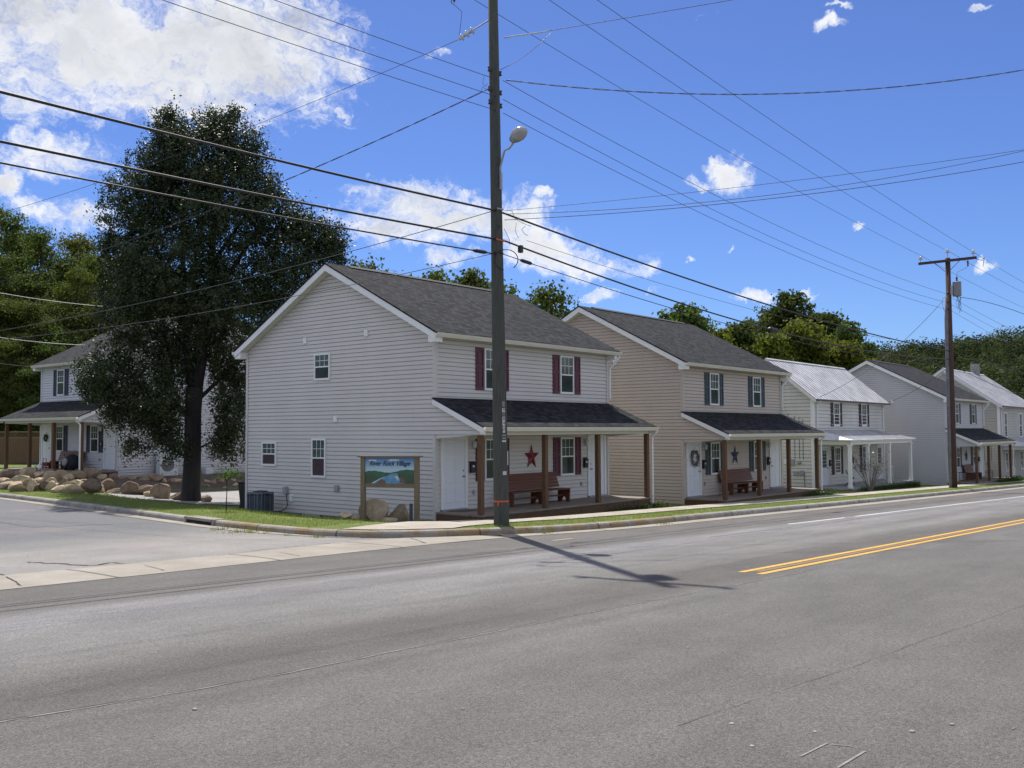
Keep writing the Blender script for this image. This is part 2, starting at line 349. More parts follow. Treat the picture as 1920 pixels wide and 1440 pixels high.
def m_wood(name, a, b, stretch=(9, 9, .8), rough=.75, scale=5):
    n = NT(name); v = n.mapping(stretch); g = n.noise(scale, 6, .7, v, .4); c = n.ramp(g, [(.3, a), (.7, b)])
    k = n.noise(2.5, 3, .5); c = n.mix(n.ramp(k, [(.66, 0.), (.74, .5)]), c, tuple(q*.4 for q in a)); n.bump(g, .4, .006); return n.done(c, rough, .3)
def m_leaf(name, dark, light, trans=.25, rough=.65, spec=.06):
    m = bpy.data.materials.new(name); m.use_nodes = True; t = m.node_tree; b = t.nodes['Principled BSDF']; out = t.nodes['Material Output']
    g = t.nodes.new('ShaderNodeNewGeometry'); r = t.nodes.new('ShaderNodeValToRGB'); t.links.new(g.outputs['Random Per Island'], r.inputs[0])
    r.color_ramp.elements[0].color = (*dark, 1); r.color_ramp.elements[1].color = (*light, 1)
    oi = t.nodes.new('ShaderNodeObjectInfo'); hs = t.nodes.new('ShaderNodeHueSaturation'); t.links.new(r.outputs[0], hs.inputs['Color'])
    mr = t.nodes.new('ShaderNodeMapRange'); t.links.new(oi.outputs['Random'], mr.inputs[0]); mr.inputs[3].default_value = .485; mr.inputs[4].default_value = .512; t.links.new(mr.outputs[0], hs.inputs['Hue'])
    mr2 = t.nodes.new('ShaderNodeMapRange'); t.links.new(oi.outputs['Random'], mr2.inputs[0]); mr2.inputs[3].default_value = .8; mr2.inputs[4].default_value = 1.2; t.links.new(mr2.outputs[0], hs.inputs['Value'])
    t.links.new(hs.outputs[0], b.inputs['Base Color']); b.inputs['Roughness'].default_value = rough; b.inputs['Specular IOR Level'].default_value = spec
    tl = t.nodes.new('ShaderNodeBsdfTranslucent'); mx = t.nodes.new('ShaderNodeMixShader'); mx.inputs[0].default_value = trans
    cg = t.nodes.new('ShaderNodeMixRGB'); cg.blend_type = 'MULTIPLY'; cg.inputs[0].default_value = 1; t.links.new(hs.outputs[0], cg.inputs[1]); cg.inputs[2].default_value = (1.5, 1.6, .7, 1); t.links.new(cg.outputs[0], tl.inputs[0])
    t.links.new(b.outputs[0], mx.inputs[1]); t.links.new(tl.outputs[0], mx.inputs[2]); t.links.new(mx.outputs[0], out.inputs[0]); MATS[name] = m; return m
def m_glass():
    n = NT('window_glass'); c = n.ramp(n.noise(1.1, 4, .55), [(.35, (.012,.020,.024)), (.7, (.050,.075,.075))]); return n.done(c, .06, .6)
ROAD, SIDE, LAWN, GRAVEL, SHING, TIN = m_road(), m_side(), m_lawn(), m_gravel(), m_shingle(), m_metal_roof()
CONC = m_conc('kerb_concrete', (.20,.185,.16), (.33,.31,.275), (.20,.13,.05), .55)
PANC = m_conc('gutter_concrete', (.235,.210,.178), (.33,.303,.262), (.30,.25,.18), .35, 3.05)
WALKC = m_conc('sidewalk_concrete', (.30,.265,.22), (.43,.39,.34), (.20,.17,.12), .5)
FOUND = m_conc('foundation_block', (.26,.26,.25), (.36,.35,.33), (.15,.13,.1), .4)
WHITE = mat('white_trim', (.74,.75,.74), .45, var=.04, scale=2)
CREAM = mat('cream_trim', (.60,.59,.52), .5, var=.05, scale=2)
DOORM = mat('white_door', (.68,.71,.74), .4, var=.03, scale=2)
GLASS = m_glass()
GLASSU = mat('curtained_glass', (.085,.120,.110), .12, col2=(.035,.055,.055), scale=2.2, spec=.5, stretch=(1, 1, 3))
BLIND = mat('pale_blind', (.30,.33,.30), .6, var=.2, scale=12, stretch=(.3, .3, 4))
CURT = mat('dark_curtain', (.05,.025,.03), .7, var=.5, scale=10, stretch=(4, 4, .3))
POSTW = m_wood('porch_post_wood', (.085,.045,.025), (.165,.092,.050))
DECKW = m_wood('deck_wood', (.16,.125,.10), (.28,.235,.20), (.6, 9, 9))
SKIRTW = m_wood('skirt_wood', (.075,.040,.022), (.135,.080,.045), (.6, 4, 9))
BENCHW = m_wood('bench_wood', (.095,.034,.018), (.175,.066,.034), (.6, 9, 9), .5)
SIGNW = m_wood('sign_wood', (.13,.095,.060), (.23,.18,.12))
POLEW = m_wood('treated_pole_wood', (.030,.033,.028), (.112,.114,.098), (16, 16, .35), .9, 6)
POLEB = m_wood('brown_pole_wood', (.045,.027,.022), (.098,.060,.048), (14, 14, .5), .9)
FENCEW = m_wood('fence_wood', (.10,.060,.035), (.18,.115,.07))
BARK = mat('tree_bark', (.024,.021,.020), .95, var=.4, scale=5, bump=1., bscale=16, stretch=(1, 1, .25))
BLACKM = mat('black_plastic', (.012,.012,.014), .5, var=.3, scale=6)
CABLE = mat('cable_black', (.018,.018,.020), .6)
CABLEG = mat('cable_grey', (.045,.048,.055), .5)
STEEL = mat('galvanised_steel', (.33,.34,.36), .45, .6, var=.15, scale=9)
CERAM = mat('glazed_ceramic', (.50,.52,.55), .2, var=.1)
GREYP = mat('grey_enamel', (.30,.31,.33), .5, var=.1, scale=5)
DGREY = mat('dark_grey_enamel', (.05,.06,.075), .5, var=.15, scale=5)
# ------------------------------------------------------------------ ground sheets
def region(name, poly, hf, dz, m, res=1.0, kind='structure', label=None, cat=None, extra=None):
    P = [Vector((p[0], p[1])) for p in poly]; n = len(P)
    xs = [p.x for p in P]; ys = [p.y for p in P]
    pa = np.array([(p.x, p.y) for p in P]); pb = np.roll(pa, -1, 0)
    def inside(x, y):
        c = ((pa[:, 1] > y) != (pb[:, 1] > y)); dy = np.where(pb[:, 1] == pa[:, 1], 1e-9, pb[:, 1]-pa[:, 1]); xi = pa[:, 0]+(y-pa[:, 1])*(pb[:, 0]-pa[:, 0])/dy; return bool((c & (x < xi)).sum() % 2)
    pts = list(P); edges = [(i, (i+1) % n) for i in range(n)]
    def grid(a, b, lo, hi, r):
        out = []; v = a
        while v < b: out.append(v); v += r*(1 if lo-4 < v < hi+4 else 4)
        return out
    for x in grid(min(xs)+.13, max(xs), -16, 45, res):
        for y in grid(min(ys)+.17, max(ys), -22, 32, res):
            if inside(x, y): pts.append(Vector((x, y)))
    v, e, f, *_ = delaunay_2d_cdt(pts, edges, [], 0, 1e-5)
    V = []; Fc = []
    for q in f:
        cx = sum(v[i].x for i in q)/len(q); cy = sum(v[i].y for i in q)/len(q)
        if inside(cx, cy): Fc.append(tuple(q))
    V = [(p.x, p.y, hf(p.x, p.y)+dz) for p in v]
    mb = MB(); mb.v = V; mb.f = Fc
    me = bpy.data.meshes.new(name); me.from_pydata(V, [], Fc); me.update(); me.materials.append(m)
    bm = bmesh.new(); bm.from_mesh(me); bmesh.ops.delete(bm, geom=[q for q in bm.verts if not q.link_faces], context='VERTS')
    for q in bm.faces:
        q.normal_update()
        if q.normal.z < 0: q.normal_flip()
    bm.to_mesh(me); bm.free(); me.polygons.foreach_set('use_smooth', [True]*len(me.polygons))
    o = bpy.data.objects.new(name, me); COL.objects.link(o); return tag(o, label, cat, kind=kind)
def strip(name, left, right, hf, dz, m, kind='structure'):
    mb = MB(); n = len(left); mb.v = [(p[0], p[1], hf(p[0], p[1])+dz) for p in left]+[(p[0], p[1], hf(p[0], p[1])+dz) for p in right]
    mb.f = [(i, i+1, n+i+1, n+i) for i in range(n-1)]
    return tag(mb.build(name, m, smooth=True), kind=kind)
def offset(L, d):
    out = []
    for i, p in enumerate(L):
        a = L[max(i-1, 0)]; b = L[min(i+1, len(L)-1)]; t = (b-a).normalized(); out.append(Vector((p.x-t.y*d*-1, p.y+t.x*d*-1)) if False else Vector((p.x+t.y*d, p.y-t.x*d)))
    return out
# travelling along KL from the back of the side street to the right end of the main street, the roadway is on the right hand: offset(+) is towards the roadway
# base ground, one sheet to the horizon
GX = [-1500, -600, -300, -150, -90]+[-60+4*i for i in range(0, 60)]+[200, 260, 350, 500, 800, 1500]
GY = [-1500, -600, -250, -120, -60]+[-40+3*i for i in range(0, 34)]+[75, 100, 150, 250, 400, 700, 1500]
def base_h(x, y): return min(street(x, min(y, 60)), NN(x, min(y, 60)) if y > -4 else 9)-.16
mb = MB(); mb.v = [(x, y, base_h(x, y)) for x in GX for y in GY]; nY = len(GY)
mb.f = [(i*nY+j, (i+1)*nY+j, (i+1)*nY+j+1, i*nY+j+1) for i in range(len(GX)-1) for j in range(nY-1)]
MEAD = mat('meadow_ground', (.085, .115, .035), .95, col2=(.12, .10, .06), scale=.25, bump=.6, bscale=9)
tag(mb.build('ground', MEAD, smooth=True), kind='structure')
# lawn behind the kerb
KB = offset(KL, -.17)
lawn_poly = [(p.x, p.y) for p in KB]+[(170, 60)]
region('lawn', lawn_poly, lawn, 0, LAWN, 1.0)
# kerb with rounded front, following the corner
nk = len(KL); prof = [(.045, -.06, 0), (.03, .10, 0), (.005, .135, 1), (-.03, .152, 1), (-.17, .155, 1), (-.175, -.1, 1)]
mb = MB()
OF = [offset(KL, d) for d, _, _ in prof]
for k, (d, h, _) in enumerate(prof): mb.v += [(p.x, p.y, street(KL[i].x, KL[i].y)+h) for i, p in enumerate(OF[k])]
for k in range(len(prof)-1):
    mb.f += [(k*nk+i, k*nk+i+1, (k+1)*nk+i+1, (k+1)*nk+i) for i in range(nk-1)]
DI = min(range(nk), key=lambda i: abs(KL[i].y-4.6))      # where the storm drain sits
def m_kerb():
    n = NT('weathered_kerb'); c = n.ramp(n.noise(1.3, 7, .68), [(.3, (.19,.18,.165)), (.7, (.33,.31,.28))])
    x, y, z = n.sep(); near = n.math('MULTIPLY', n.ramp(n.math('ADD', n.math('MULTIPLY', y, .05), .5), [(.05, 0.), (.2, 1.), (.62, 1.), (.7, 0.)]), n.ramp(n.math('ADD', n.math('MULTIPLY', x, .05), .5), [(.1, 1.), (.62, 1.), (.85, 0.)]))
    c = n.mix(n.math('MULTIPLY', n.ramp(n.noise(1.6, 6, .75), [(.42, 0.), (.56, .75)]), near), c, (.23,.145,.045))
    c = n.mix(n.ramp(n.noise(3., 6, .75), [(.56, 0.), (.66, .7)]), c, (.09,.075,.06))
    c = n.mix(1., c, n.ramp(n.noise(90, 3, .8), [(.3, .8), (.7, 1.2)]), 'MULTIPLY'); n.bump(n.noise(50, 4, .7), .4, .01); return n.done(c, .9, .3)
KERBM = m_kerb()
kerb = tag(mb.build('kerb', KERBM, smooth=False), kind='structure')
# joints in the kerb, thin dark grooves
JM = mat('joint_dirt', (.045, .038, .030), .95, var=.3)
mb = MB(); acc = 0
for i in range(1, nk-1):
    acc += (KL[i]-KL[i-1]).length
    if acc > 3.05:
        acc = 0; z = street(KL[i].x, KL[i].y); t = (KL[i+1]-KL[i]).normalized()*.012
        A = [offset(KL, d)[i] for d in (.053, .036, .008, -.03, -.165)] if KL[i].x < 50 else None
        if A:
            H = (0, .102, .139, .1555, .1585)
            for a in range(4): mb.quad((A[a].x-t.x, A[a].y-t.y, z+H[a]), (A[a].x+t.x, A[a].y+t.y, z+H[a]), (A[a+1].x+t.x, A[a+1].y+t.y, z+H[a+1]), (A[a+1].x-t.x, A[a+1].y-t.y, z+H[a+1]))
mb.build('kerb_joint', JM, kerb)
# roadway sheets
def nearest_i(x, y): return min(range(nk), key=lambda i: (KL[i].x-x)**2+(KL[i].y-y)**2)
iS = nearest_i(-4.5, -3.45); iM = nearest_i(-2.4, -4.5)
PO = catmull([(-2.9,-5.15),(-1.9,-5.38),(-.3,-5.78),(1.9,-6.05),(6.7,-6.2),(16.7,-6.55),(44.9,-7.1),(80,-8.3),(170,-11.8)], .6)
north = [Vector(p) for p in ((-70,-5.6),(-30,-5.35),(-13.88,-5.21),(-10.5,-5.12),(-7.5,-4.98),(-5.2,-4.98))]+PO
main_poly = [(p.x, p.y) for p in north]+[(170,-24),(-70,-20.5)]
region('main_street', main_poly, R, 0, ROAD, 1.2)
KF = offset(KL, .046)
SI = [Vector(p) for p in ((-70,-3.9),(-30,-3.6),(-13.18,-3.5),(-11.5,-3.52),(-9.46,-3.52),(-7.6,-3.42),(-6.07,-3.25),(-5.3,-3.3),(-4.75,-3.42))]
side_poly = [(p.x, p.y) for p in SI]+[(p.x, p.y) for p in KF[:iS+1][::-1]]+[(-70, 60)]
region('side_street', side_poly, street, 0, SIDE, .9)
# pale concrete valley gutter across the mouth of the side street, then a gutter pan along each kerb
so_ = [Vector(p) for p in ((-70,-5.6),(-30,-5.35),(-13.88,-5.21),(-11.5,-5.16),(-9.6,-5.08),(-7.5,-4.98),(-5.9,-4.98),(-5.2,-4.98),(-4.2,-5.0),(-2.9,-5.15))]
si_ = [Vector(p) for p in ((-70,-3.9),(-30,-3.6),(-13.18,-3.5),(-11.5,-3.52),(-9.46,-3.52),(-7.6,-3.42),(-6.07,-3.25),(-5.3,-3.3),(-4.55,-3.5),(-3.0,-4.36))]
def fine_line(P, n=40):
    out = []
    for i in range(len(P)-1):
        k = max(1, int((P[i+1]-P[i]).length/1.0))
        for j in range(k): out.append(P[i].lerp(P[i+1], j/k))
    out.append(P[-1]); return out
def blend_rows(A, B, n, name, m, dz, hf):
    mb = MB(); A2 = []; B2 = []
    for i in range(len(A)-1):
        k = max(1, int((A[i+1]-A[i]).length/.8))
        for j in range(k): A2.append(A[i].lerp(A[i+1], j/k)); B2.append(B[i].lerp(B[i+1], j/k))
    A2.append(A[-1]); B2.append(B[-1]); L = len(A2)
    for r in range(n+1):
        for a, b in zip(A2, B2): q = a.lerp(b, r/n); e = .012 if 0 < r < n else .006; mb.v.append((q.x, q.y, hf(q.x, q.y)+dz+e))
    for r in range(n): mb.f += [(r*L+i, r*L+i+1, (r+1)*L+i+1, (r+1)*L+i) for i in range(L-1)]
    return tag(mb.build(name, m, smooth=True), kind='structure')
vg = blend_rows(so_, si_, 4, 'valley_gutter', PANC, 0, street)
mp_out = PO; mp_in = [min((Vector((q.x, q.y)) for q in KF), key=lambda q: (q-p).length) for p in PO]
blend_rows(mp_out, mp_in, 2, 'gutter_pan', PANC, .002, street)
sp_i = KF[:iS]; sp_o = offset(KL, .42)[:iS]
# the pan tapers out at the corner
sp_o = [a.lerp(b, min(1, max(0, (a.y+2.2)/3.))*.9+.1) for a, b in zip(sp_i, sp_o)]
blend_rows(sp_o, sp_i, 2, 'gutter_pan', PANC, .004, street)
# cracks and seams
def ribbon(name, pts, w, hf, dz, m, jit=.02, parent=None):
    L = catmull(pts, .12); mb = MB(); k = len(L); rnd = random.Random(len(L))
    a = 0
    for i, p in enumerate(L):
        t = (L[min(i+1, k-1)]-L[max(i-1, 0)]).normalized(); a = a*.7+rnd.uniform(-jit, jit); ww = w*(.3+rnd.random()); 
        for s in (-1, 1): x = p.x+t.y*(a+s*ww/2); y = p.y-t.x*(a+s*ww/2); mb.v.append((x, y, hf(x, y)+dz))
    mb.f = [(2*i, 2*i+1, 2*i+3, 2*i+2) for i in range(k-1)]; return tag(mb.build(name, m, smooth=True), kind='structure')
CRK = mat('crack_dark', (.035, .032, .03), .95)
SEAMD = mat('seam_dark', (.10, .093, .085), .95, var=.3, scale=20); SEAML = mat('seam_light', (.20, .192, .18), .95, var=.3, scale=20)  # dark and pale tones of the pavement joints and hairline crack
ribbon('street_crack', [(-14.3,-15.98),(-13.5,-16.06),(-12,-16.22),(-10.5,-16.33),(-8.9,-16.5),(-6,-16.7)], .006, R, .004, SEAMD, .010)
ribbon('street_seam', [(-17.3,-12.38),(-15.4,-12.72),(-13.3,-12.85),(-9.9,-13.02),(-6.0,-13.32)], .022, R, .004, SEAML, .012)
ribbon('street_seam', [(-17.3,-12.34),(-15.4,-12.68),(-13.3,-12.81),(-9.9,-12.98),(-6.0,-13.28),(0,-13.5),(8,-13.8)], .010, R, .005, SEAMD, .008)
c1 = [hit(px, py, street) for px, py in ((55,1054),(90,1056),(130,1057),(180,1060),(205,1055),(240,1056),(280,1055),(330,1052),(420,1040),(520,1028),(620,1019))]
ribbon('street_crack', [(p.x, p.y) for p in c1[:8]], .07, street, .006, CRK, .05)
ribbon('street_crack', [(p.x, p.y) for p in c1[7:]], .022, street, .006, CRK, .02)
c2 = [hit(px, py, street) for px, py in ((-40,1074),(4,1078),(20,1080))]
ribbon('street_crack', [(p.x, p.y) for p in c2], .05, street, .006, CRK, .04)
c3 = [hit(px, py, street) for px, py in ((0,979),(60,988),(110,987),(200,983),(290,982))]
ribbon('street_seam', [(p.x, p.y) for p in c3], .05, street, .005, SEAMD, .02)
for (a, b) in (((12,1083),(40,1100)), ((270,1061),(305,1071)), ((525,1037),(560,1044)), ((770,1010),(800,1020))):
    A = hit(*a, street); B = hit(*b, street)
    ribbon('gutter_joint', [(A.x, A.y), ((A.x+B.x)/2, (A.y+B.y)/2), (B.x, B.y)], .022, street, .02, CRK, .01)
# painted lines
def m_paint(name, c):
    n = NT(name); k = n.mix(n.ramp(n.noise(16, 6, .75), [(.50, 0.), (.66, .55)]), c, (.16,.15,.14)); n.bump(n.noise(100, 3, .7), .3, .01); return n.done(k, .75, .3)
YEL = m_paint('yellow_line_paint', (.58, .33, .05)); WHP = m_paint('white_line_paint', (.62, .62, .62))
def line(name, p0, p1, w, m, dz=.004):
    a = Vector(p0); b = Vector(p1); n = max(2, int((b-a).length/2)); t = (b-a).normalized(); q = Vector((-t.y, t.x))*w/2
    L = [a.lerp(b, i/n)+q for i in range(n+1)]; Rr = [a.lerp(b, i/n)-q for i in range(n+1)]
    return strip(name, L, Rr, R, dz, m)
line('yellow_centre_line', (-6.47,-12.57), (170,-12.57-.041*176.5), .115, YEL); line('yellow_centre_line', (-6.55,-12.90), (170,-12.90-.041*176.5), .115, YEL)
YB = mat('yellow_ghost_paint', (.19, .13, .075), .9, var=.25, scale=14); line('yellow_centre_line', (-6.3,-12.735), (170,-12.735-.041*176.3), .12, YB)
line('white_edge_line', (4.31,-8.62), (7.85,-8.80), .10, WHP); line('white_edge_line', (8.6,-8.84), (170,-8.84-.041*161.4), .11, WHP)
GHW = mat('worn_white_paint', (.20, .196, .19), .9, var=.25, scale=12)
line('white_edge_line', (-.5,-8.95), (24,-9.85), .10, GHW, .005)
line('worn_paint_mark', tuple(hit(1035,1014,street))[:2], tuple(hit(1075,1009,street))[:2], .14, mat('worn_yellow_paint', (.24,.21,.15), .9, var=.2))
g = [hit(px, py, R) for px, py in ((1500,1420),(1552,1393),(1562,1396),(1600,1400))]
line('worn_paint_mark', g[0][:2], g[1][:2], .014, GHW); line('worn_paint_mark', g[2][:2], g[3][:2], .010, GHW)
g = [hit(px, py, R) for px, py in ((1570,1440),(1622,1409))]; line('worn_paint_mark', g[0][:2], g[1][:2], .016, GHW)
for px, py in ((1900,1366),): q = hit(px, py, R); line('worn_paint_mark', (q.x-.025, q.y), (q.x+.03, q.y), .012, YB)
# small stones and litter lying on the roadway
pebb = []
rr = random.Random(3)
mb = MB()
for px, py in ((869,1330),(1785,1359),(1528,1373),(1372,1358),(1290,1215),(1536,1163),(637,1165),(365,1331),(278,1100),(52,1042),(1710,1373),(1410,1400)):
    q = hit(px, py, R if px > 300 or py > 1060 else street); r = .010+rr.random()*.009
    mb.lathe([(0.001, -.004), (r, .0), (r*.9, r*.5), (.001, r*.8)], (q.x, q.y, q.z), 7)
tag(mb.build('loose_stones', mat('pale_pebble', (.30,.29,.27), .8, var=.6, scale=3)), 'small loose stones scattered over the roadway', 'gravel', kind='stuff')
# sidewalk, corner landing, gravel drive, dirt bed
_kx = [p[0] for p in KP if p[0] > -2]; _ky = [p[1] for p in KP if p[0] > -2]
_kx = [v.x for v in KL if v.y < -4.8]; _ky = [v.y for v in KL if v.y < -4.8]
def ky(x): return float(np.interp(x, _kx, _ky))
XS = [170, 130, 100, 80, 60, 45, 36, 30, 25, 20, 16, 13, 10, 8, 6, 4]
upper = [(x, ky(x)+2.3) for x in XS]+[(2.2,-2.9),(1.0,-2.3),(-.1,-1.9),(-.12,-.25),(-1.2,-.55),(-2.6,-1.3)]
kb = [(p.x, p.y) for p in offset(KL, -.18)]
c0 = nearest_i(-5.2, -2.3); c1_ = nearest_i(-3.3, -4.1)
lower = [(-2.9,-3.75),(-1.6,-3.72),(-.3,-3.85)]+[(x, ky(x)+1.22) for x in (1, 2.5, *XS[::-1])]
poly = upper+[kb[c0]]+kb[c0+1:c1_+1]+lower
region('sidewalk', poly, lawn, .022, WALKC, .7)
mbj = MB()
for k in range(28):
    x = .6+1.53*k; t0 = ky(x)+2.28; y0 = ky(x)+1.24
    for s in range(6):
        ya = y0+(t0-y0)*s/6; yb = y0+(t0-y0)*(s+1)/6
        mbj.quad((x-.01, ya, lawn(x, ya)+.026), (x+.01, ya, lawn(x, ya)+.026), (x+.01, yb, lawn(x, yb)+.026), (x-.01, yb, lawn(x, yb)+.026))
tag(mbj.build('sidewalk_joint', JM), kind='structure')
region('gravel_drive', [(1.2,14.2),(3.0,12.2),(5,11.),(10,10.0),(26,9.7),(26,23.5),(19,24.0),(12,23.2),(5.5,22.9),(1.6,22.4),(.6,18.5)], lawn, .02, GRAVEL, 1.0)
DIRT = mat('bare_dirt', (.14,.10,.075), .95, col2=(.075,.05,.04), scale=3, bump=.8, bscale=25)
region('dirt_bed', [(1.0,22.6),(5.5,23.0),(12,23.3),(19,24.2),(19,27.0),(5,27.1),(3.0,27.6),(2.6,38.),(.2,37.),(.0,28),(-.2,24.6)], lawn, .012, DIRT, .8)
region('dirt_bed', [(-1.3,4.2),(-.02,4.0),(-.02,9.2),(1.6,9.4),(1.,10.4),(-1.2,10.4),(-2.2,9.9),(-2.0,8.5),(-1.5,6)], lawn, .012, mat('mulch_dirt', (.075,.058,.045), .95, col2=(.04,.035,.03), scale=4, bump=.8, bscale=25), .6)
# storm drain in the kerb
a = hit(330, 980, street); b = hit(389, 986, street)
dr = thing('storm_drain', 'kerb inlet of a storm drain, a dark slot in the side street kerb', 'storm drain', (0, 0, 0))
u = Vector((b.x-a.x, b.y-a.y, 0)); Ld = u.length; u.normalize(); nn = Vector((u.y, -u.x, 0))
if nn.x > 0: nn = -nn
zz = street(a.x, a.y)
kp = KL[nearest_i(a.x, a.y)]; kq = KL[nearest_i(b.x, b.y)]
u = Vector((kq.x-kp.x, kq.y-kp.y, 0)); Ld = u.length; u.normalize(); nn = Vector((u.y, -u.x, 0)); nn = -nn if nn.x > 0 else nn
fr = Fr((kp.x, kp.y, zz), u, nn)
MB().fbox(fr, 0, .0, .05, Ld, .098, .062).build('inlet_opening', mat('drain_void', (.006,.005,.005), .95), dr)
mb = MB(); mb.fbox(fr, -.06, .098, -.30, Ld+.06, .175, .075).fbox(fr, -.12, 0, .0, 0, .175, .075).fbox(fr, Ld, 0, .0, Ld+.12, .175, .075); mb.build('inlet_frame', CONC, dr, bevel=.008)
mb = MB()
for k in range(1): mb.fbox(fr, Ld*(.4+.3*k), .005, .062, Ld*(.2+.3*k)+.02, .03, .075)
mb.build('leaf_litter', mat('dead_leaves', (.22,.13,.05), .9, var=.4), dr)
# ------------------------------------------------------------------ houses
GRV0 = .017; GRW = 0
LR = random.Random(99)
def laps(mb, fr, z0, z1, srange, e=.127, depth=.017):
    GRV, depth = (GRW, depth*1.35) if GRW else (GRV0, depth)
    z = z0
    while z < z1-.01:
        zt = min(z+e, z1); a0, b0 = srange(z); a1, b1 = srange(zt)
        if b0-a0 > .02:
            if b1 < a1: a1 = b1 = (a1+b1)/2
            mb.quad(fr(a0, z, depth), fr(b0, z, depth), fr(b0, z+.012, depth), fr(a0, z+.012, depth))
            zg = max(z+.02, zt-GRV); f = (zg-z)/(zt-z); ag = a0+(a1-a0)*f; bg_ = b0+(b1-b0)*f
            mb.quad(fr(a0, z+.012, depth), fr(b0, z+.012, depth), fr(bg_, zg, .004), fr(ag, zg, .004)); mb.quad(fr(a0, z, depth), fr(a0, z, -.024), fr(b0, z, -.024), fr(b0, z, depth))
            mb.quad(fr(ag, zg, .004), fr(bg_, zg, .004), fr(bg_, zg, -.024), fr(ag, zg, -.024)); mb.quad(fr(ag, zg, -.024), fr(bg_, zg, -.024), fr(b1, zt, -.024), fr(a1, zt, -.024))
        if b0-a0 > 1.:
            for q_ in range(int((b0-a0)/3.6)+1):
                s_ = a0+.3+LR.random()*(b0-a0-.6); mb.quad(fr(s_, z+.012, depth+.0035), fr(s_+.012, z+.012, depth+.0035), fr(s_+.012, zg, .0075), fr(s_, zg, .0075)); mb.quad(fr(s_, z+.002, depth), fr(s_, z+.012, depth+.0035), fr(s_, zg, .0075), fr(s_, zg, .003))
        z += e
def window(par, fr, u0, v0, u1, v1, kind='tall', curtain=None, trim=.055, grid=2):
    t = trim
    mb = MB(); mb.fbox(fr, u0, v0, .0, u0+t, v1, .055).fbox(fr, u1-t, v0, .0, u1, v1, .055).fbox(fr, u0+t, v1-t, .0, u1-t, v1, .055).fbox(fr, u0+t, v0, .0, u1-t, v0+t*1.2, .062)
    w = mb.build('window', WHITE, par)
    um = (v0+v1)/2
    MB().fbox(fr, u0+t, um-.02, .02, u1-t, um+.022, .045).build('sash_rail', WHITE, w)
    MB().fbox(fr, u0+t+.0, um+.022, .02, u1-t, v1-t, .030).build('pane', GLASSU, w)
    MB().fbox(fr, u0+t+.0, v0+t*1.2, .02, u1-t, um-.02, .026).build('pane', curtain or GLASS, w)
    mb = MB(); a = u0+t; b = u1-t; c = um+.022; d = v1-t
    for k in range(1, grid+1): x = a+(b-a)*k/(grid+1); mb.fbox(fr, x-.008, c, .028, x+.008, d, .036)
    mb.fbox(fr, a, (c+d)/2-.008, .028, b, (c+d)/2+.008, .0355); mb.build('muntin', WHITE, w)
    return w
def shutter(par, fr, u0, v0, u1, v1, m):
    mb = MB(); mb.fbox(fr, u0, v0, .0, u0+.06, v1, .045).fbox(fr, u1-.06, v0, .0, u1, v1, .045)
    vm = v0+(v1-v0)*.56
    for a, b in ((v0, v0+.09), (vm-.04, vm+.04), (v1-.08, v1)): mb.fbox(fr, u0+.06, a, .0, u1-.06, b, .045)
    for a, b in ((v0+.09, vm-.04), (vm+.04, v1-.08)): mb.fbox(fr, u0+.06, a, .0, u1-.06, b, .026).fbox(fr, u0+.10, a+.045, .026, u1-.10, b-.045, .038)
    return mb.build('shutter', m, par)
def door(par, fr, u0, u1, v0, v1, handle_right=True, glazed=False):
    mb = MB(); mb.fbox(fr, u0-.10, v0, 0, u0, v1+.09, .05).fbox(fr, u1, v0, 0, u1+.10, v1+.09, .05).fbox(fr, u0, v1, 0, u1, v1+.09, .05); f = mb.build('door_frame', WHITE, par)
    mb = MB(); mb.fbox(fr, u0, v0+.03, .0, u1, v1, .022); w = u1-u0; h = v1-v0
    rows = ((.10, .32), (.38, .72), (.78, .95)) if not glazed else ((.08, .40),)
    for r0, r1 in rows:
        for c0, c1 in ((.12, .46), (.54, .88)): mb.fbox(fr, u0+w*c0, v0+h*r0, .022, u0+w*c1, v0+h*r1, .030)
    d = mb.build('door', DOORM, par, bevel=.004)
    if glazed: MB().fbox(fr, u0+w*.16, v0+h*.48, .022, u0+w*.84, v0+h*.93, .028).build('pane', GLASS, d)
    ux = u1-.07 if handle_right else u0+.07
    MB().lathe([(.028, 0), (.028, .012), (.012, .02), (.012, .045), (.028, .055), (.026, .08), (.004, .088)], fr(ux, v0+.95, .022), 10, Vector(fr(0, 0, 1))-Vector(fr(0, 0, 0))).build('handle', STEEL, d, smooth=True)
    MB().lathe([(.028, 0), (.026, .018), (.004, .024)], fr(ux, v0+1.12, .022), 10, Vector(fr(0, 0, 1))-Vector(fr(0, 0, 0))).build('deadbolt', STEEL, d, smooth=True)
    MB().fbox(fr, u0-.1, v0-.02, 0, u1+.1, v0+.03, .10).build('threshold', STEEL, par)
    return d
def lantern(par, fr, u, v):
    mb = MB(); mb.fbox(fr, u-.05, v-.08, 0, u+.05, v+.08, .03); l = mb.build('porch_light', WHITE, par)
    MB().lathe([(.02, -.12), (.055, -.10), (.075, .06), (.03, .11), (.01, .13)], fr(u, v, .11), 8).build('lamp_glass', CERAM, l, smooth=True); return l
def outlet(par, fr, u, v, name='wall_outlet', w=.09, h=.13, d=.05, m=None): return MB().fbox(fr, u-w/2, v-h/2, 0, u+w/2, v+h/2, d).build(name, m or GREYP, par, bevel=.008)
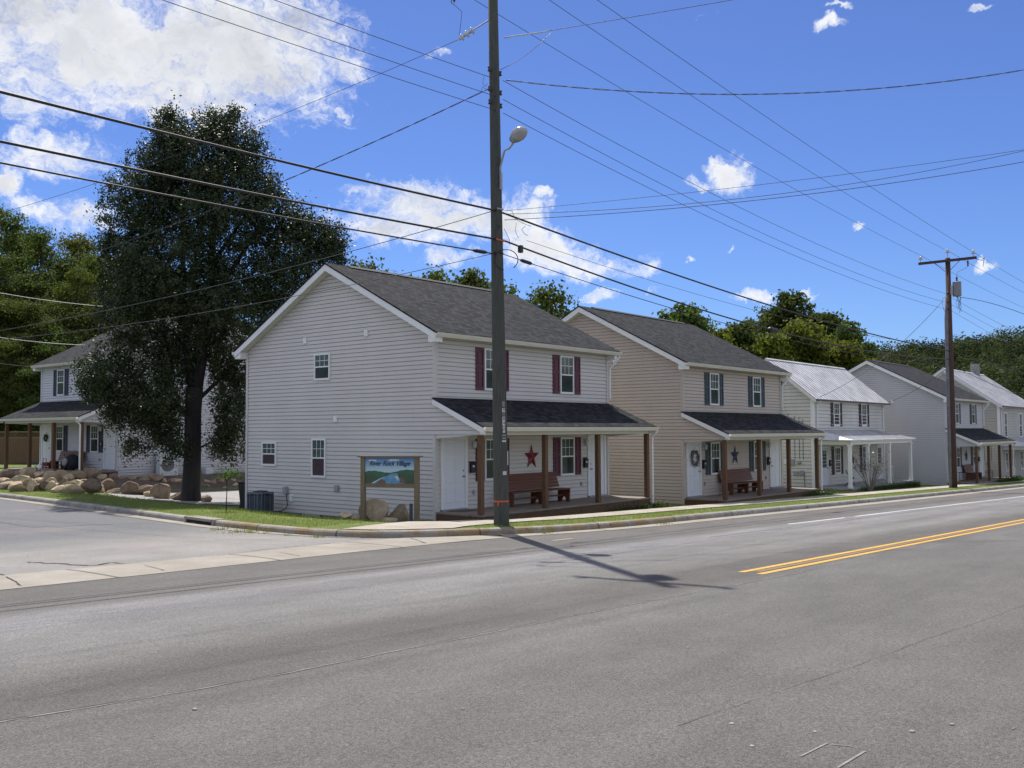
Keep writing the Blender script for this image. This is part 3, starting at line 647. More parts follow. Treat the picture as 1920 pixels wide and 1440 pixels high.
def house(name, label, loc, rz, W, Dp, Hw, RZ, side_col, shut, P=1.66, floor=.24, wins=((2.10, 2.86), (5.93, 6.70)), d1=(.30, 1.22), d2=(7.60, 8.50), left_windows=(), vents=(), siding_name='', roofmat=None, base=-.10, down=True, gwall_down=False):
    g = thing(name, label, 'house', loc, rz)
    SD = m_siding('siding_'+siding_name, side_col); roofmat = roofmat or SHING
    ov = .32; ry = Dp/2; slope = (RZ-.06-(Hw+.10))/ry        # roof surface height above the wall line
    zr = lambda y: Hw+.10+slope*(y if y <= ry else Dp-y)
    F1 = Fr((0, 0, 0), (1, 0, 0), (0, -1, 0)); FL = Fr((0, 0, 0), (0, 1, 0), (-1, 0, 0)); FR = Fr((W, 0, 0), (0, 1, 0), (1, 0, 0)); FB = Fr((0, Dp, 0), (1, 0, 0), (0, 1, 0))
    i_ = .03; mb = MB(); mb.prism([(i_, i_, base), (i_, Dp-i_, base), (i_, Dp-i_, Hw), (i_, ry, zr(ry)-.14), (i_, i_, Hw)], (W-2*i_, 0, 0))
    top = zr(ry)-.10
    pz = lambda y: 3.46+(.43)*y                     # porch roof underside over y in [-P,0]
    zb = 2.42
    def gab(z):
        if z <= Hw: a = 0
        else: a = (z-Hw)/slope
        lo = a; hi = Dp-a
        if zb <= z < 3.42: lo = max(-P-.08, (z-3.42)/.43)  # siding runs out over the end of the porch
        return lo, hi
    laps(mb, FL, base, top, gab); laps(mb, FR, base, top, gab)
    laps(mb, F1, floor, Hw, lambda z: (0, W)); laps(mb, FB, base, Hw, lambda z: (0, W))
    for x0 in (.03, W-.08): mb.prism([(x0, -.0, zb), (x0, -P-.08, zb), (x0, -P-.08, pz(-P-.08)-.02), (x0, 0, 3.40)], (.05, 0, 0))
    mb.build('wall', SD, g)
    MB().box(.03, .03, -1.2, W-.03, Dp-.03, base+.002).build('foundation', FOUND, g)
    for x, y, sx, sy in ((0, 0, -1, -1), (W, 0, 1, -1), (0, Dp, -1, 1), (W, Dp, 1, 1)):
        mb = MB(); zt = Hw; z0 = base if True else floor
        xa, xb = sorted((x-sx*.085, x+sx*.030)); ya, yb = sorted((y+sy*.022, y+sy*.031))
        segs = ((z0, zb), (3.5, Hw)) if sy < 0 else ((z0, Hw),)
        for a, b in segs:
            mb.box(xa, ya, a, xb, yb, b); xa2, xb2 = sorted((x+sx*.020, x+sx*.032)); ya2, yb2 = sorted((y-sy*.085, y+sy*.020)); mb.box(xa2, ya2, a, xb2, yb2, b)
        mb.build('corner_trim', SD, g)
    # roof
    ze = zr(-ov); th = .045
    mb = MB()
    for s in (0, 1):
        Y = (lambda y: y) if s == 0 else (lambda y: Dp-y)
        mb.prism([(-ov-.02, Y(-ov-.03), ze), (-ov-.02, Y(ry), zr(ry)+.005), (-ov-.02, Y(ry), zr(ry)-th), (-ov-.02, Y(-ov-.03), ze-th)], (W+2*ov+.04, 0, 0))
    mb.build('roof', roofmat, g)
    MB().prism([(.6, ry-.16, zr(ry)-.045), (.6, ry, zr(ry)+.045), (.6, ry+.16, zr(ry)-.045), (.6, ry, zr(ry)-.01)], (W-1.2, 0, 0)).build('ridge_vent', mat('ridge_vent_black', (.02,.02,.022), .8), g)
    for x0 in (-ov, W+ov-.03):
        mb = MB(); f = .19
        mb.prism([(x0, -ov, ze-th-.002), (x0, ry, zr(ry)-th-.002), (x0, Dp+ov, ze-th-.002), (x0, Dp+ov, ze-th-f), (x0, ry, zr(ry)-th-f-.02), (x0, -ov, ze-th-f)], (.03, 0, 0))
        s = 1 if x0 > 0 else -1; xx = x0+.015-s*.0
        for yy in ((-ov, .0), (Dp, Dp+ov)):      # boxed eave returns
            xa, xb = sorted((x0+(.0 if s > 0 else .03), x0-s*ov*.9)); mb.box(xa+.001, yy[0]+.001, ze-th-f-.05, xb-.001, yy[1]-.001, ze-th-.02)
        mb.build('rake_board', WHITE, g)
    mb = MB()
    zs = ze-th-.15
    mb.prism([(-ov+.03, -ov+.01, zs+.02), (-ov+.03, ry, zr(ry)-th-.15), (-ov+.03, Dp+ov-.01, zs+.02), (-ov+.03, Dp+ov-.01, zs), (-ov+.03, ry, zr(ry)-th-.17), (-ov+.03, -ov+.01, zs)], (ov-.05, 0, 0))
    mb.prism([(W+.02, -ov+.01, zs+.02), (W+.02, ry, zr(ry)-th-.15), (W+.02, Dp+ov-.01, zs+.02), (W+.02, Dp+ov-.01, zs), (W+.02, ry, zr(ry)-th-.17), (W+.02, -ov+.01, zs)], (ov-.05, 0, 0))
    mb.box(-.02, -ov+.01, Hw-.12, W+.02, -.0, Hw-.10).box(-.02, Dp, Hw-.12, W+.02, Dp+ov-.01, Hw-.10); mb.build('soffit', CREAM, g)
    def gutter(y, z, x0, x1, s, nm='gutter'):
        pr = [(x0, y, z), (x0, y, z-.12), (x0, y+s*.065, z-.12), (x0, y+s*.10, z-.05), (x0, y+s*.115, z-.01), (x0, y+s*.115, z), (x0, y+s*.10, z), (x0, y+s*.088, z-.045), (x0, y+s*.05, z-.10), (x0, y+.01*s, z-.10), (x0, y+.01*s, z)]
        return MB().prism(pr, (x1-x0, 0, 0)).build(nm, CREAM if s < 0 else WHITE, g)
    gutter(-ov, ze-.03, -ov-.02, W+ov+.02, -1); gutter(Dp+ov, ze-.03, -ov-.02, W+ov+.02, 1)
    if down:
        MB().tube([(W+ov-.1, -ov-.05, ze-.16), (W+ov-.1, -ov-.02, ze-.26), (W+.06, -.07, ze-.62), (W+.06, -.07, ze-.8), (W+.06, -.07, 3.65)], .038, 6).build('downspout', WHITE, g)
    # porch
    pe = -P-.28
    mb = MB(); a = .02
    top0 = 3.50; zt = lambda y: top0+.43*y
    mb.prism([(-a-.12, -.0, zt(0)), (-a-.12, pe, zt(pe)), (-a-.12, pe, zt(pe)-.04), (-a-.12, 0, zt(0)-.04)], (W+.24+2*a, 0, 0)); mb.build('porch_roof', roofmat, g)
    for x0 in (-.13, W+.10):
        mb = MB(); mb.prism([(x0, .0, zt(0)-.042), (x0, pe, zt(pe)-.042), (x0, pe, zt(pe)-.21), (x0, -.0, zt(0)-.19)], (.03, 0, 0))
        s = -1 if x0 < 0 else 1; xa, xb = sorted((x0+(.03 if s < 0 else 0), x0-s*.10)); mb.box(xa, pe, zt(pe)-.22, xb, pe+.16, zt(pe)-.06); mb.build('porch_rake_board', WHITE, g)
    gutter(pe, zt(pe)-.02, -.13, W+.13, -1, 'porch_gutter')
    MB().box(.07, -P-.075, zb, W-.07, -P+.075, pz(-P)-.07).build('porch_beam', CREAM, g)
    MB().box(.07, -P+.08, zb-.0+.09, W-.07, -.0, zb+.11).build('porch_ceiling', CREAM, g)
    MB().box(.0, -P-.10, floor-.05, W, -.018, floor).build('porch_floor', DECKW, g)
    mb = MB(); mb.box(.012, -P-.08, -1.0, W-.012, -P-.03, floor-.052).box(.012, -P-.03, -1.0, .05, -.02, floor-.052).box(W-.05, -P-.03, -1.0, W-.012, -.02, floor-.052); mb.build('porch_skirt', SKIRTW, g)
    for x in (.08, W*.337, W*.652, W-.10): MB().box(x-.075, -P-.072, floor, x+.075, -P+.072, zb).build('porch_post', POSTW, g, bevel=.012)
    MB().tube([(W+.06, pe-.05, zt(pe)-.13), (W+.06, pe-.03, zt(pe)-.2), (W+.05, -P-.14, zt(pe)-.36), (W+.05, -P-.14, zt(pe)-.5), (W+.05, -P-.14, -.15), (W+.08, -P-.3, -.2)], .036, 6).build('porch_downspout', WHITE, g)
    for (u0, u1) in wins:
        for v0, v1, cu in ((3.77, 5.05, None), (1.04, 2.31, None)):
            window(g, F1, u0, v0, u1, v1, curtain=cu)
            shutter(g, F1, u0-.39, v0, u0-.03, v1, shut); shutter(g, F1, u1+.03, v0, u1+.39, v1, shut)
    door(g, F1, d1[0], d1[1], floor+.02, 2.30, True); door(g, F1, d2[0], d2[1], floor+.02, 2.30, False)
    lantern(g, F1, d1[1]+.34, 2.14); lantern(g, F1, d2[0]-.28, 2.14)
    outlet(g, F1, d1[1]+.4, .72); outlet(g, F1, d2[0]-.48, .72)
    for (y0, y1, z0, z1, cu) in left_windows: window(g, FL, y0, z0, y1, z1, curtain=cu)
    for (y, z) in vents: MB().fbox(FL, y-.08, z-.1, 0, y+.08, z+.1, .06).build('wall_vent', WHITE, g, bevel=.01)
    return g, dict(F1=F1, FL=FL, FR=FR, SD=SD)
BURG = mat('burgundy_shutter', (.085, .012, .030), .5, var=.15, scale=3); TEAL = mat('teal_shutter', (.015, .040, .055), .5, var=.15, scale=3)
NAVY = mat('navy_shutter', (.010, .016, .052), .5, var=.15, scale=3); CHAR = mat('charcoal_shutter', (.020, .024, .032), .5, var=.15, scale=3)
LWIN = ((4.61, 5.39, 4.18, 5.04, None), (7.36, 8.15, 1.40, 2.20, CURT), (4.80, 5.50, 1.08, 2.32, CURT))
H1, X1 = house('two_storey_house', 'off-white vinyl house with burgundy shutters behind the painted sign and pole', (0, 0, 0), 0, 8.79, 9.07, 5.42, 7.93, (.60,.575,.54), BURG, left_windows=LWIN, vents=((5.87, 5.5), (2.91, 5.54), (4.33, 2.93)), siding_name='off_white', gwall_down=True)
H2, X2 = house('two_storey_house', 'tan vinyl house with dark teal shutters, second along the street', (12.18, -1.12, -.255), 0, 8.79, 9.07, 5.42, 7.93, (.52,.45,.385), TEAL, vents=((3.0, 5.5),), siding_name='tan')
GRW = .026
H4, X4 = house('two_storey_house', 'pale grey vinyl house with charcoal shutters just behind the brown pole', (41.46, -2.54, -.92), 0, 8.79, 9.07, 5.42, 7.93, (.54,.535,.54), CHAR, vents=((3.1, 5.2),), siding_name='pale_grey')
GRW = .032; SH = 1.13; HLp = Vector((CAM[0]+SH*(2.19-CAM[0]), CAM[1]+SH*(21.91-CAM[1]), .33))
HL, XL = house('two_storey_house', 'bluish white house with navy shutters facing the side street behind the big tree', (HLp.x, HLp.y+7.75*SH, HLp.z), -PI/2, 7.75, 9.07, 5.42, 7.93, (.60,.60,.62), NAVY, wins=((1.75, 2.5), (5.2, 5.95)), d1=(.30, 1.15), d2=(6.55, 7.40), siding_name='bluish_white')
HL.scale = (SH, SH, SH)
GRW = .032
# ------------------------------------------------------------------ the two old houses with tin roofs
def old_house(name, label, loc, W, Dp, Hw, RZ, col, sname, shut, wins, doors, PD, pw, posts, wz, lz, pipe=True, trimcol=WHITE):
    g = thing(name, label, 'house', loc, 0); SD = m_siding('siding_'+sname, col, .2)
    ov = .28; ry = Dp/2; slope = (RZ-Hw-.08)/ry; zr = lambda y: Hw+.08+slope*(y if y <= ry else Dp-y)
    F1 = Fr((0, 0, 0), (1, 0, 0), (0, -1, 0)); FL = Fr((0, 0, 0), (0, 1, 0), (-1, 0, 0)); FR = Fr((W, 0, 0), (0, 1, 0), (1, 0, 0)); FB = Fr((0, Dp, 0), (1, 0, 0), (0, 1, 0))
    i_ = .03; mb = MB(); mb.prism([(i_, i_, -.12), (i_, Dp-i_, -.12), (i_, Dp-i_, Hw), (i_, ry, zr(ry)-.13), (i_, i_, Hw)], (W-2*i_, 0, 0))
    gab = lambda z: (0, Dp) if z <= Hw else ((z-Hw)/slope, Dp-(z-Hw)/slope)
    for f, sr, t in ((FL, gab, zr(ry)-.1), (FR, gab, zr(ry)-.1), (F1, lambda z: (0, W), Hw), (FB, lambda z: (0, W), Hw)): laps(mb, f, -.1, t, sr, .19, .022)
    mb.build('wall', SD, g)
    MB().box(.03, .03, -1.2, W-.03, Dp-.03, -.118).build('foundation', FOUND, g)
    for x, y, sx, sy in ((0, 0, -1, -1), (W, 0, 1, -1), (0, Dp, -1, 1), (W, Dp, 1, 1)):
        mb = MB(); xa, xb = sorted((x-sx*.11, x+sx*.04)); ya, yb = sorted((y+sy*.025, y+sy*.04)); mb.box(xa, ya, -.1, xb, yb, Hw)
        xa, xb = sorted((x+sx*.025, x+sx*.041)); ya, yb = sorted((y-sy*.11, y+sy*.024)); mb.box(xa, ya, -.1, xb, yb, Hw); mb.build('corner_trim', trimcol, g)
    ze = zr(-ov); mb = MB()
    for s in (0, 1):
        Y = (lambda y: y) if s == 0 else (lambda y: Dp-y)
        mb.prism([(-ov, Y(-ov), ze), (-ov, Y(ry), zr(ry)), (-ov, Y(ry), zr(ry)-.03), (-ov, Y(-ov), ze-.03)], (W+2*ov, 0, 0))
        n = int((W+2*ov)/.42)
        for k in range(n+1):
            x = -ov+.01+(W+2*ov-.04)*k/n; mb.prism([(x, Y(-ov), ze+.001), (x, Y(ry), zr(ry)+.001), (x, Y(ry), zr(ry)+.032), (x, Y(-ov), ze+.032)], (.022, 0, 0))
    mb.prism([(-ov-.01, ry-.1, zr(ry)-.03), (-ov-.01, ry, zr(ry)+.05), (-ov-.01, ry+.1, zr(ry)-.03)], (W+2*ov+.02, 0, 0)); mb.build('roof', TIN, g)
    for x0 in (-ov+.01, W+ov-.04):
        mb = MB(); mb.prism([(x0, -ov+.01, ze-.032), (x0, ry, zr(ry)-.032), (x0, Dp+ov-.01, ze-.032), (x0, Dp+ov-.01, ze-.17), (x0, ry, zr(ry)-.2), (x0, -ov+.01, ze-.17)], (.03, 0, 0)); mb.build('rake_board', trimcol, g)
        s = 1 if x0 > 0 else -1; xw = W+.026 if s > 0 else -.056; mb = MB()
        mb.prism([(xw, .0, Hw+.0), (xw, ry, zr(ry)-.14), (xw, Dp, Hw+.0), (xw, Dp, Hw-.2), (xw, ry, zr(ry)-.36), (xw, 0, Hw-.2)], (.03, 0, 0)); mb.build('frieze_board', trimcol, g)
    mb = MB(); mb.prism([(-ov+.045, -ov+.02, ze-.10), (-ov+.045, ry, zr(ry)-.10), (-ov+.045, Dp+ov-.02, ze-.10), (-ov+.045, Dp+ov-.02, ze-.12), (-ov+.045, ry, zr(ry)-.12), (-ov+.045, -ov+.02, ze-.12)], (W+2*ov-.09, 0, 0)); mb.box(-.02, -.06, Hw-.22, W+.02, -.026, Hw-.02); mb.build('soffit', trimcol, g)
    MB().tube([(-ov, -ov-.05, ze-.03), (W+ov, -ov-.05, ze-.05)], .05, 8).build('gutter', mat('dark_gutter', (.10,.085,.08), .6, var=.3), g)
    for x in (.38, W-.25): MB().tube([(x-.1, -ov-.04, ze-.06), (x-.05, -ov+.02, ze-.15), (x, -.08, Hw-.45), (x, -.08, 3.1)], .034, 6).build('downspout', trimcol, g)
    # porch with a hipped tin roof
    x0, x1 = pw; pe = -PD-.22; zt = 3.02; zf = 2.52
    mb = MB()
    A = (x0-.25, pe, zf); B = (x1+.25, pe, zf); Cc = (x1-.55, -.0, zt); Dd = (x0+.55, -.0, zt); E = (x0-.25, -.0, zf+.02); G = (x1+.25, -.0, zf+.02)
    mb.quad(A, B, Cc, Dd); mb.quad(A, Dd, E); mb.quad(B, G, Cc)
    mb.quad(*[(q[0], q[1], q[2]-.03) for q in (A, B, Cc, Dd)]); mb.quad(*[(q[0], q[1], q[2]-.03) for q in (A, Dd, E)]); mb.quad(*[(q[0], q[1], q[2]-.03) for q in (B, G, Cc)])
    for a, b in ((A, B), (E, A), (B, G)): mb.quad(a, b, (b[0], b[1], b[2]-.03), (a[0], a[1], a[2]-.03))
    n = int((x1-x0+.5)/.42)
    for k in range(1, n):
        f = k/n; p = Vector(A).lerp(Vector(B), f); xx = p.x; t = 1.
        if xx < x0+.55: t = (xx-(x0-.25))/.8
        if xx > x1-.55: t = ((x1+.25)-xx)/.8
        q = Vector((xx, pe+(-pe)*t, zf+(zt-zf)*t)); mb.prism([tuple(p+Vector((0, 0, .002))), tuple(q+Vector((0, 0, .002))), tuple(q+Vector((0, 0, .028))), tuple(p+Vector((0, 0, .028)))], (.02, 0, 0))
    mb.build('porch_roof', TIN, g, fix=False)
    mb = MB(); mb.box(x0+.02, -PD-.06, zf-.24, x1-.02, -PD+.06, zf-.035).box(x0-.0, -PD+.065, zf-.24, x0+.12, -.03, zf-.036).box(x1-.12, -PD+.065, zf-.24, x1, -.03, zf-.036).box(x0-.22, pe+.03, zf-.075, x1+.22, pe+.06, zf-.034); mb.build('porch_beam', trimcol, g)
    MB().box(x0+.13, -PD+.07, zf-.12, x1-.13, -.03, zf-.10).build('porch_ceiling', trimcol, g)
    PF = mat('porch_grey_paint', (.33,.33,.32), .7, var=.15, scale=3)
    MB().box(x0, -PD-.12, -.02, x1, -.03, .06).build('porch_floor', PF, g); MB().box(x0+.05, -PD-.05, -1., x1-.05, -.04, -.022).build('porch_skirt', FOUND, g)
    for x in posts:
        mb = MB(); mb.box(x-.085, -PD-.07, .06, x+.085, -PD+.09, zf-.24); mb.box(x-.115, -PD-.1, zf-.33, x+.115, -PD+.12, zf-.245).box(x-.105, -PD-.09, .061, x+.105, -PD+.11, .2); mb.build('porch_post', trimcol, g, bevel=.006)
    for (u0, u1, sh) in wins:
        for v0, v1 in (wz, lz):
            window(g, F1, u0, v0, u1, v1, trim=.085, curtain=GLASS, grid=2)
            if sh: shutter(g, F1, u0-.36, v0, u0-.02, v1, shut); shutter(g, F1, u1+.02, v0, u1+.36, v1, shut)
    for a, b in doors: door(g, F1, a, b, .06, 2.08, True, True)
    if pipe:
        mb = MB()
        for y in (.55, .75, 1.0, 1.35): mb.tube([(-.035, y, 1.5), (-.035, y, 3.4+.4*y)], .012, 5)
        mb.build('conduit', CABLEG, g)
        outlet(g, FL, 1.5, 1.35, 'utility_box', .2, .25, .1, WHITE); outlet(g, FL, 1.15, 1.35, 'utility_box', .24, .3, .14, GREYP)
        MB().lathe([(.09, 0), (.09, .08), (.07, .14), (.01, .15)], (-.02, .75, 1.33), 12, (-1, 0, 0)).build('electric_meter', STEEL, g, smooth=True)
        outlet(g, FL, .95, .78, 'utility_box', .22, .22, .12, GREYP); outlet(g, FL, .62, .8, 'utility_box', .2, .24, .12, GREYP)
        MB().tube([(-.05, .5, .78), (-.05, .48, -.2)], .014, 5).build('conduit', CABLEG, g)
    return g, dict(F1=F1, FL=FL)
MAR = mat('maroon_shutter', (.045, .014, .020), .5, var=.2, scale=3)
H3, X3 = old_house('old_house', 'old white clapboard house with ribbed tin roof, maroon shutters and white porch posts', (28.55, .46, -.52), 10.85, 4.85, 4.78, 6.86, (.66,.65,.61), 'old_white', MAR, ((2.75, 3.65, True), (7.02, 7.92, True)), ((1.0, 1.78), (9.55, 10.4)), 1.85, (0.1, 10.0), (.12, 2.7, 6.1, 9.85), (3.22, 4.55), (.62, 2.12))
MB().tube([(-.12, 1.75, 2.9), (-.12, 1.75, 5.45)], .07, 8).build('flue_pipe', WHITE, H3); MB().box(-.2, 1.65, 5.45, -.02, 1.87, 5.66).build('flue_cap', mat('rust_metal', (.10,.045,.04), .8), H3)
H5, X5 = old_house('old_house', 'last house on the right, weathered white siding under a ribbed tin roof', (53.05, -2.94, -1.2), 11, 7.1, 5.45, 8.1, (.50,.48,.44), 'weathered_white', MAR, ((1.35, 2.2, False), (6.0, 6.9, False)), ((3.4, 4.2),), 2.3, (.6, 10.4), (.8, 3.9, 7.2, 10.2), (3.1, 4.9), (.7, 2.1), pipe=True)
MB().box(8.3, 3.25, 7.6, 8.85, 3.8, 8.85).build('chimney', mat('grey_chimney', (.24,.23,.23), .9, var=.3, scale=9), H5)
MB().fbox(X5['FL'], 3.15, 6.3, .0, 3.95, 7.1, .05).build('attic_vent', mat('louvre_dark', (.10,.10,.10), .8, var=.6, scale=30, stretch=(.1,.1,6)), H5)
# gable side house extras
FL1 = X1['FL']
outlet(H1, FL1, 4.24, .77, 'dryer_vent', .18, .2, .09, GREYP)
outlet(H1, FL1, 6.80, .62, 'disconnect_box', .18, .24, .12, GREYP)
outlet(H1, FL1, 6.55, .36, 'utility_box', .13, .22, .05, WHITE)
MB().tube([FL1(6.75, .5, .07), FL1(6.68, .3, .1), FL1(6.62, .15, .12), FL1(6.66, .02, .16), FL1(6.85, -.06, .22), FL1(7.2, -.08, .4)], .016, 6).build('conduit', CABLE, H1)
mbv = MB(); mbv.fbox(FL1, 5.1, -.3, -.02, 6.0, -.115, .02); mbv.build('crawl_space_door', mat('pale_board', (.42,.43,.41), .8, var=.1), H1)
MB().fbox(FL1, 5.02, -.36, -.028, 6.08, -.1, .004).build('crawl_space_frame', BLACKM, H1)
MB().fbox(X4['FL'], 3.4, -.36, -.028, 3.95, -.16, .0).build('foundation_vent', BLACKM, H4)
# ------------------------------------------------------------------ porch furniture and fittings
def bench(label, par_loc, rz, L=2.9, hy=0, group='long wooden benches on the porches'):
    g = thing('bench', label, 'bench', par_loc, rz, group)
    mb = MB()
    for k in range(4): mb.box(0, .02+.115*k, .40, L, .125+.115*k, .435)
    mb.build('seat', BENCHW, g)
    mb = MB()
    for k in range(5):
        z0 = .47+.098*k; y0 = .475+.035*k; mb.prism([(0, y0, z0), (0, y0+.03, z0), (0, y0+.062, z0+.09), (0, y0+.032, z0+.09)], (L, 0, 0))
    mb.build('backrest', BENCHW, g)
    for x in (.03, L*.5-.02, L-.07):
        pts = [(x, .03, 0), (x, .16, 0), (x, .19, .12), (x, .25, .18), (x, .31, .12), (x, .34, 0), (x, .50, 0), (x, .50, .398), (x, .02, .398)]
        MB().prism(pts, (.04, 0, 0)).build('leg', BENCHW, g)
    MB().box(.07, .235, .19, L-.07, .27, .24).build('stretcher', BENCHW, g)
    return g
def W(par, x, y, z): return par.matrix_world @ Vector((x, y, z))
bpy.context.view_layer.update()
def wl(H, x, y, z): s = H.scale[0]; return Matrix.Translation(H.location) @ Matrix.Rotation(H.rotation_euler.z, 4, 'Z') @ Vector((x*s, y*s, z*s))
bench('long reddish wooden bench on the porch of the burgundy shuttered house', wl(H1, 2.62, -.72, .242), 0, 2.95)
bench('long reddish wooden bench on the porch of the tan house', wl(H2, 2.62, -.72, .242), 0, 2.75)
bench('wooden bench on the porch of the pale grey house with charcoal shutters', wl(H4, 3.3, -.72, .242), 0, 2.0)
bench('wooden bench on the side street porch behind the rock wall', wl(HL, 2.55, -.72, .242), -PI/2, 2.6)
def star(label, loc, rz, R0, m, nm='barn_star', wide=.92):
    mb = MB(); pts = []
    for k in range(10):
        a = PI/2+k*PI/5; r = R0 if k % 2 == 0 else R0*.40; pts.append((r*math.cos(a)*wide, 0, r*math.sin(a)))
    n = 0; mb.v = [(0, -.07, 0)]+pts+[(0, .0, 0)]
    mb.f = [(0, 1+(k+1) % 10, 1+k) for k in range(10)]+[(11, 1+k, 1+(k+1) % 10) for k in range(10)]
    o = mb.build(nm, m, loc=loc); o.rotation_euler = (0, 0, rz); return tag(o, label, 'wall star', 'metal stars hung on the porch walls')
star('red metal barn star on the porch wall behind the utility pole', wl(H1, 4.38, -.03, 1.70), 0, .42, mat('red_enamel', (.17,.010,.018), .45, var=.2))
star('dark blue metal barn star on the tan house porch wall', wl(H2, 4.2, -.03, 1.75), 0, .42, mat('blue_enamel', (.012,.028,.075), .45, var=.2))
star('red metal star on the tin roofed house behind the bare bush', wl(H3, 5.5, -.03, 1.35), 0, .38, mat('red_enamel', (.2,.01,.02)))
star('black metal star on the porch wall of the pale grey house', wl(H4, 4.35, -.03, 1.75), 0, .42, BLACKM)
def mailbox(label, loc, rz, s=1):
    g = thing('mailbox', label, 'mailbox', loc, rz, 'wall mailboxes by the front doors')
    MB().box(-.10, -.09, 0, .10, -.005, .28).build('box', BLACKM, g, bevel=.01); MB().prism([(-.11, -.10, .27), (-.11, 0, .34), (-.11, 0, .325), (-.11, -.10, .255)], (.22, 0, 0)).build('lid', BLACKM, g)
    MB().box(-.05, -.096, .17, .03, -.091, .22).build('name_plate', WHITE, g); return g
mailbox('black wall mailbox beside the left door of the burgundy shuttered house', wl(H1, 1.52, -.02, 1.30), 0)
mailbox('black wall mailbox beside the right door of the burgundy shuttered house', wl(H1, 7.33, -.02, 1.27), 0)
mailbox('black wall mailbox beside the wreath door of the tan house', wl(H2, 1.52, -.02, 1.30), 0)
mailbox('black wall mailbox beside the right door of the tan house', wl(H2, 7.33, -.02, 1.27), 0)
mailbox('black wall mailbox beside the right door of the side street house', wl(HL, 6.30, -.02, 1.27), -PI/2)
mailbox('black wall mailbox by the left door of the old tin roofed house', wl(H3, 2.05, -.02, 1.1), 0)
mailbox('black wall mailbox by the right door of the pale grey house', wl(H4, 7.33, -.02, 1.3), 0)
def wreath(label, loc, rz, R0, c1, c2):
    rnd = random.Random(int(R0*1000)); mb = MB()
    for k in range(220):
        a = rnd.uniform(0, 2*PI); r = R0+rnd.gauss(0, R0*.16); p = Vector((r*math.cos(a), rnd.uniform(-.07, .0), r*math.sin(a)*1.05))
        d1 = Vector((rnd.gauss(0, 1), rnd.gauss(0, 1), rnd.gauss(0, 1))).normalized()*.05; d2 = Vector((rnd.gauss(0, 1), rnd.gauss(0, 1), rnd.gauss(0, 1))).normalized()*.025
        mb.quad(p-d1, p+d2, p+d1, p-d2)
    mb.tube([(R0*math.cos(a), -.03, R0*math.sin(a)) for a in [k*2*PI/20 for k in range(21)]], .03, 6, False)
    o = mb.build('wreath', m_leaf('wreath_leaf_%d' % (R0*100), c1, c2, .05), loc=loc, fix=False); o.rotation_euler = (0, 0, rz); return tag(o, label, 'wreath')
wreath('brown and grey wreath on the left door of the tan house', wl(H2, .76, -.06, 1.72), 0, .25, (.10,.05,.04), (.30,.26,.24))
wreath('small green wreath on the left door of the side street house', wl(HL, .74, -.06, 1.72), -PI/2, .16, (.03,.06,.02), (.12,.13,.05))
MB().box(-.0, -.0, 0, .75, .5, .015).build('door_mat', mat('mat_fibre', (.10,.08,.06), .95), loc=wl(H1, .38, -.62, .241)); tag(bpy.data.objects['door_mat'], 'grey door mat before the left door of the burgundy shuttered house', 'door mat')
# folding chair on the porch of the old house
def folding_chair(label, loc, rz):
    g = thing('folding_chair', label, 'chair', loc, rz)
    for x in (-.21, .21):
        MB().tube([(x, -.24, 0), (x, .02, .42), (x, .2, .85)], .013, 6).build('leg', BLACKM, g); MB().tube([(x*.93, .28, 0), (x*.93, -.2, .44)], .013, 6).build('leg', BLACKM, g)
    MB().box(-.2, -.22, .43, .2, .14, .455).build('seat', BLACKM, g, bevel=.01); MB().prism([(-.2, .135, .66), (-.2, .205, .83), (-.2, .22, .825), (-.2, .15, .655)], (.4, 0, 0)).build('backrest', mat('red_seat', (.12,.03,.03), .6), g)
    for y, z in ((-.14, .14), (.2, .12)): MB().tube([(-.2, y, z), (.2, y, z)], .01, 5).build('brace', BLACKM, g)
    return g
folding_chair('black folding chair on the porch of the old tin roofed house', wl(H3, 2.35, -1.0, .06), .35)
# clutter on the side street porch
q = wl(HL, 5.15, -.85, .242)
g = thing('stroller', 'folded stroller or cart under dark cloth on the side street porch', 'stroller', q, -PI/2)
mb = MB(); mb.lathe([(.12, .05), (.34, .12), (.40, .38), (.33, .66), (.16, .80), (.02, .84)], (0, 0, 0), 12); mb.build('hood', mat('navy_cloth', (.018,.020,.030), .8, var=.4), g, smooth=True)
MB().lathe([(.02, 0), (.19, .02), (.23, .10), (.16, .16), (.02, .18)], (.05, -.34, .42), 12, (0, -1, .2)).build('cushion', mat('pale_cloth', (.30,.31,.32), .9), g, smooth=True)
MB().tube([(-.25, -.05, .2), (-.42, -.2, .75), (-.45, -.24, .88)], .018, 6).build('push_bar', mat('red_tube', (.25,.02,.03), .5), g)
for sx in (-.22, .22): MB().lathe([(.10, -.02), (.11, 0), (.10, .02)], (sx, -.22, .11), 14, (1, 0, 0)).build('wheel', BLACKM, g)
g = thing('toy_cart', 'small red handled cart in front of the side street bench', 'cart', wl(HL, 3.25, -1.1, .242), -PI/2)
MB().box(-.3, -.18, .18, .3, .18, .38).build('tray', mat('red_tray', (.20,.02,.02), .5), g, bevel=.02); MB().tube([(-.1, -.18, .38), (-.1, -.2, .58), (.25, -.2, .58), (.25, -.18, .38)], .014, 6).build('handle', BLACKM, g)
for sx in (-.2, .2):
    for sy in (-.17, .17): MB().lathe([(.08, -.02), (.09, 0), (.08, .02)], (sx, sy, .09), 12, (0, 1, 0)).build('wheel', BLACKM, g)
def jug(label, x, y, h, lean=0):
    o = MB().lathe([(.06, 0), (.085, .02), (.085, h*.55), (.035, h*.85), (.03, h)], (0, 0, 0), 12).build('white_jug', WHITE, loc=wl(HL, x, y, .242), smooth=True); o.rotation_euler = (0, lean, 0); return tag(o, label, 'jug', 'white jugs on the side street porch')
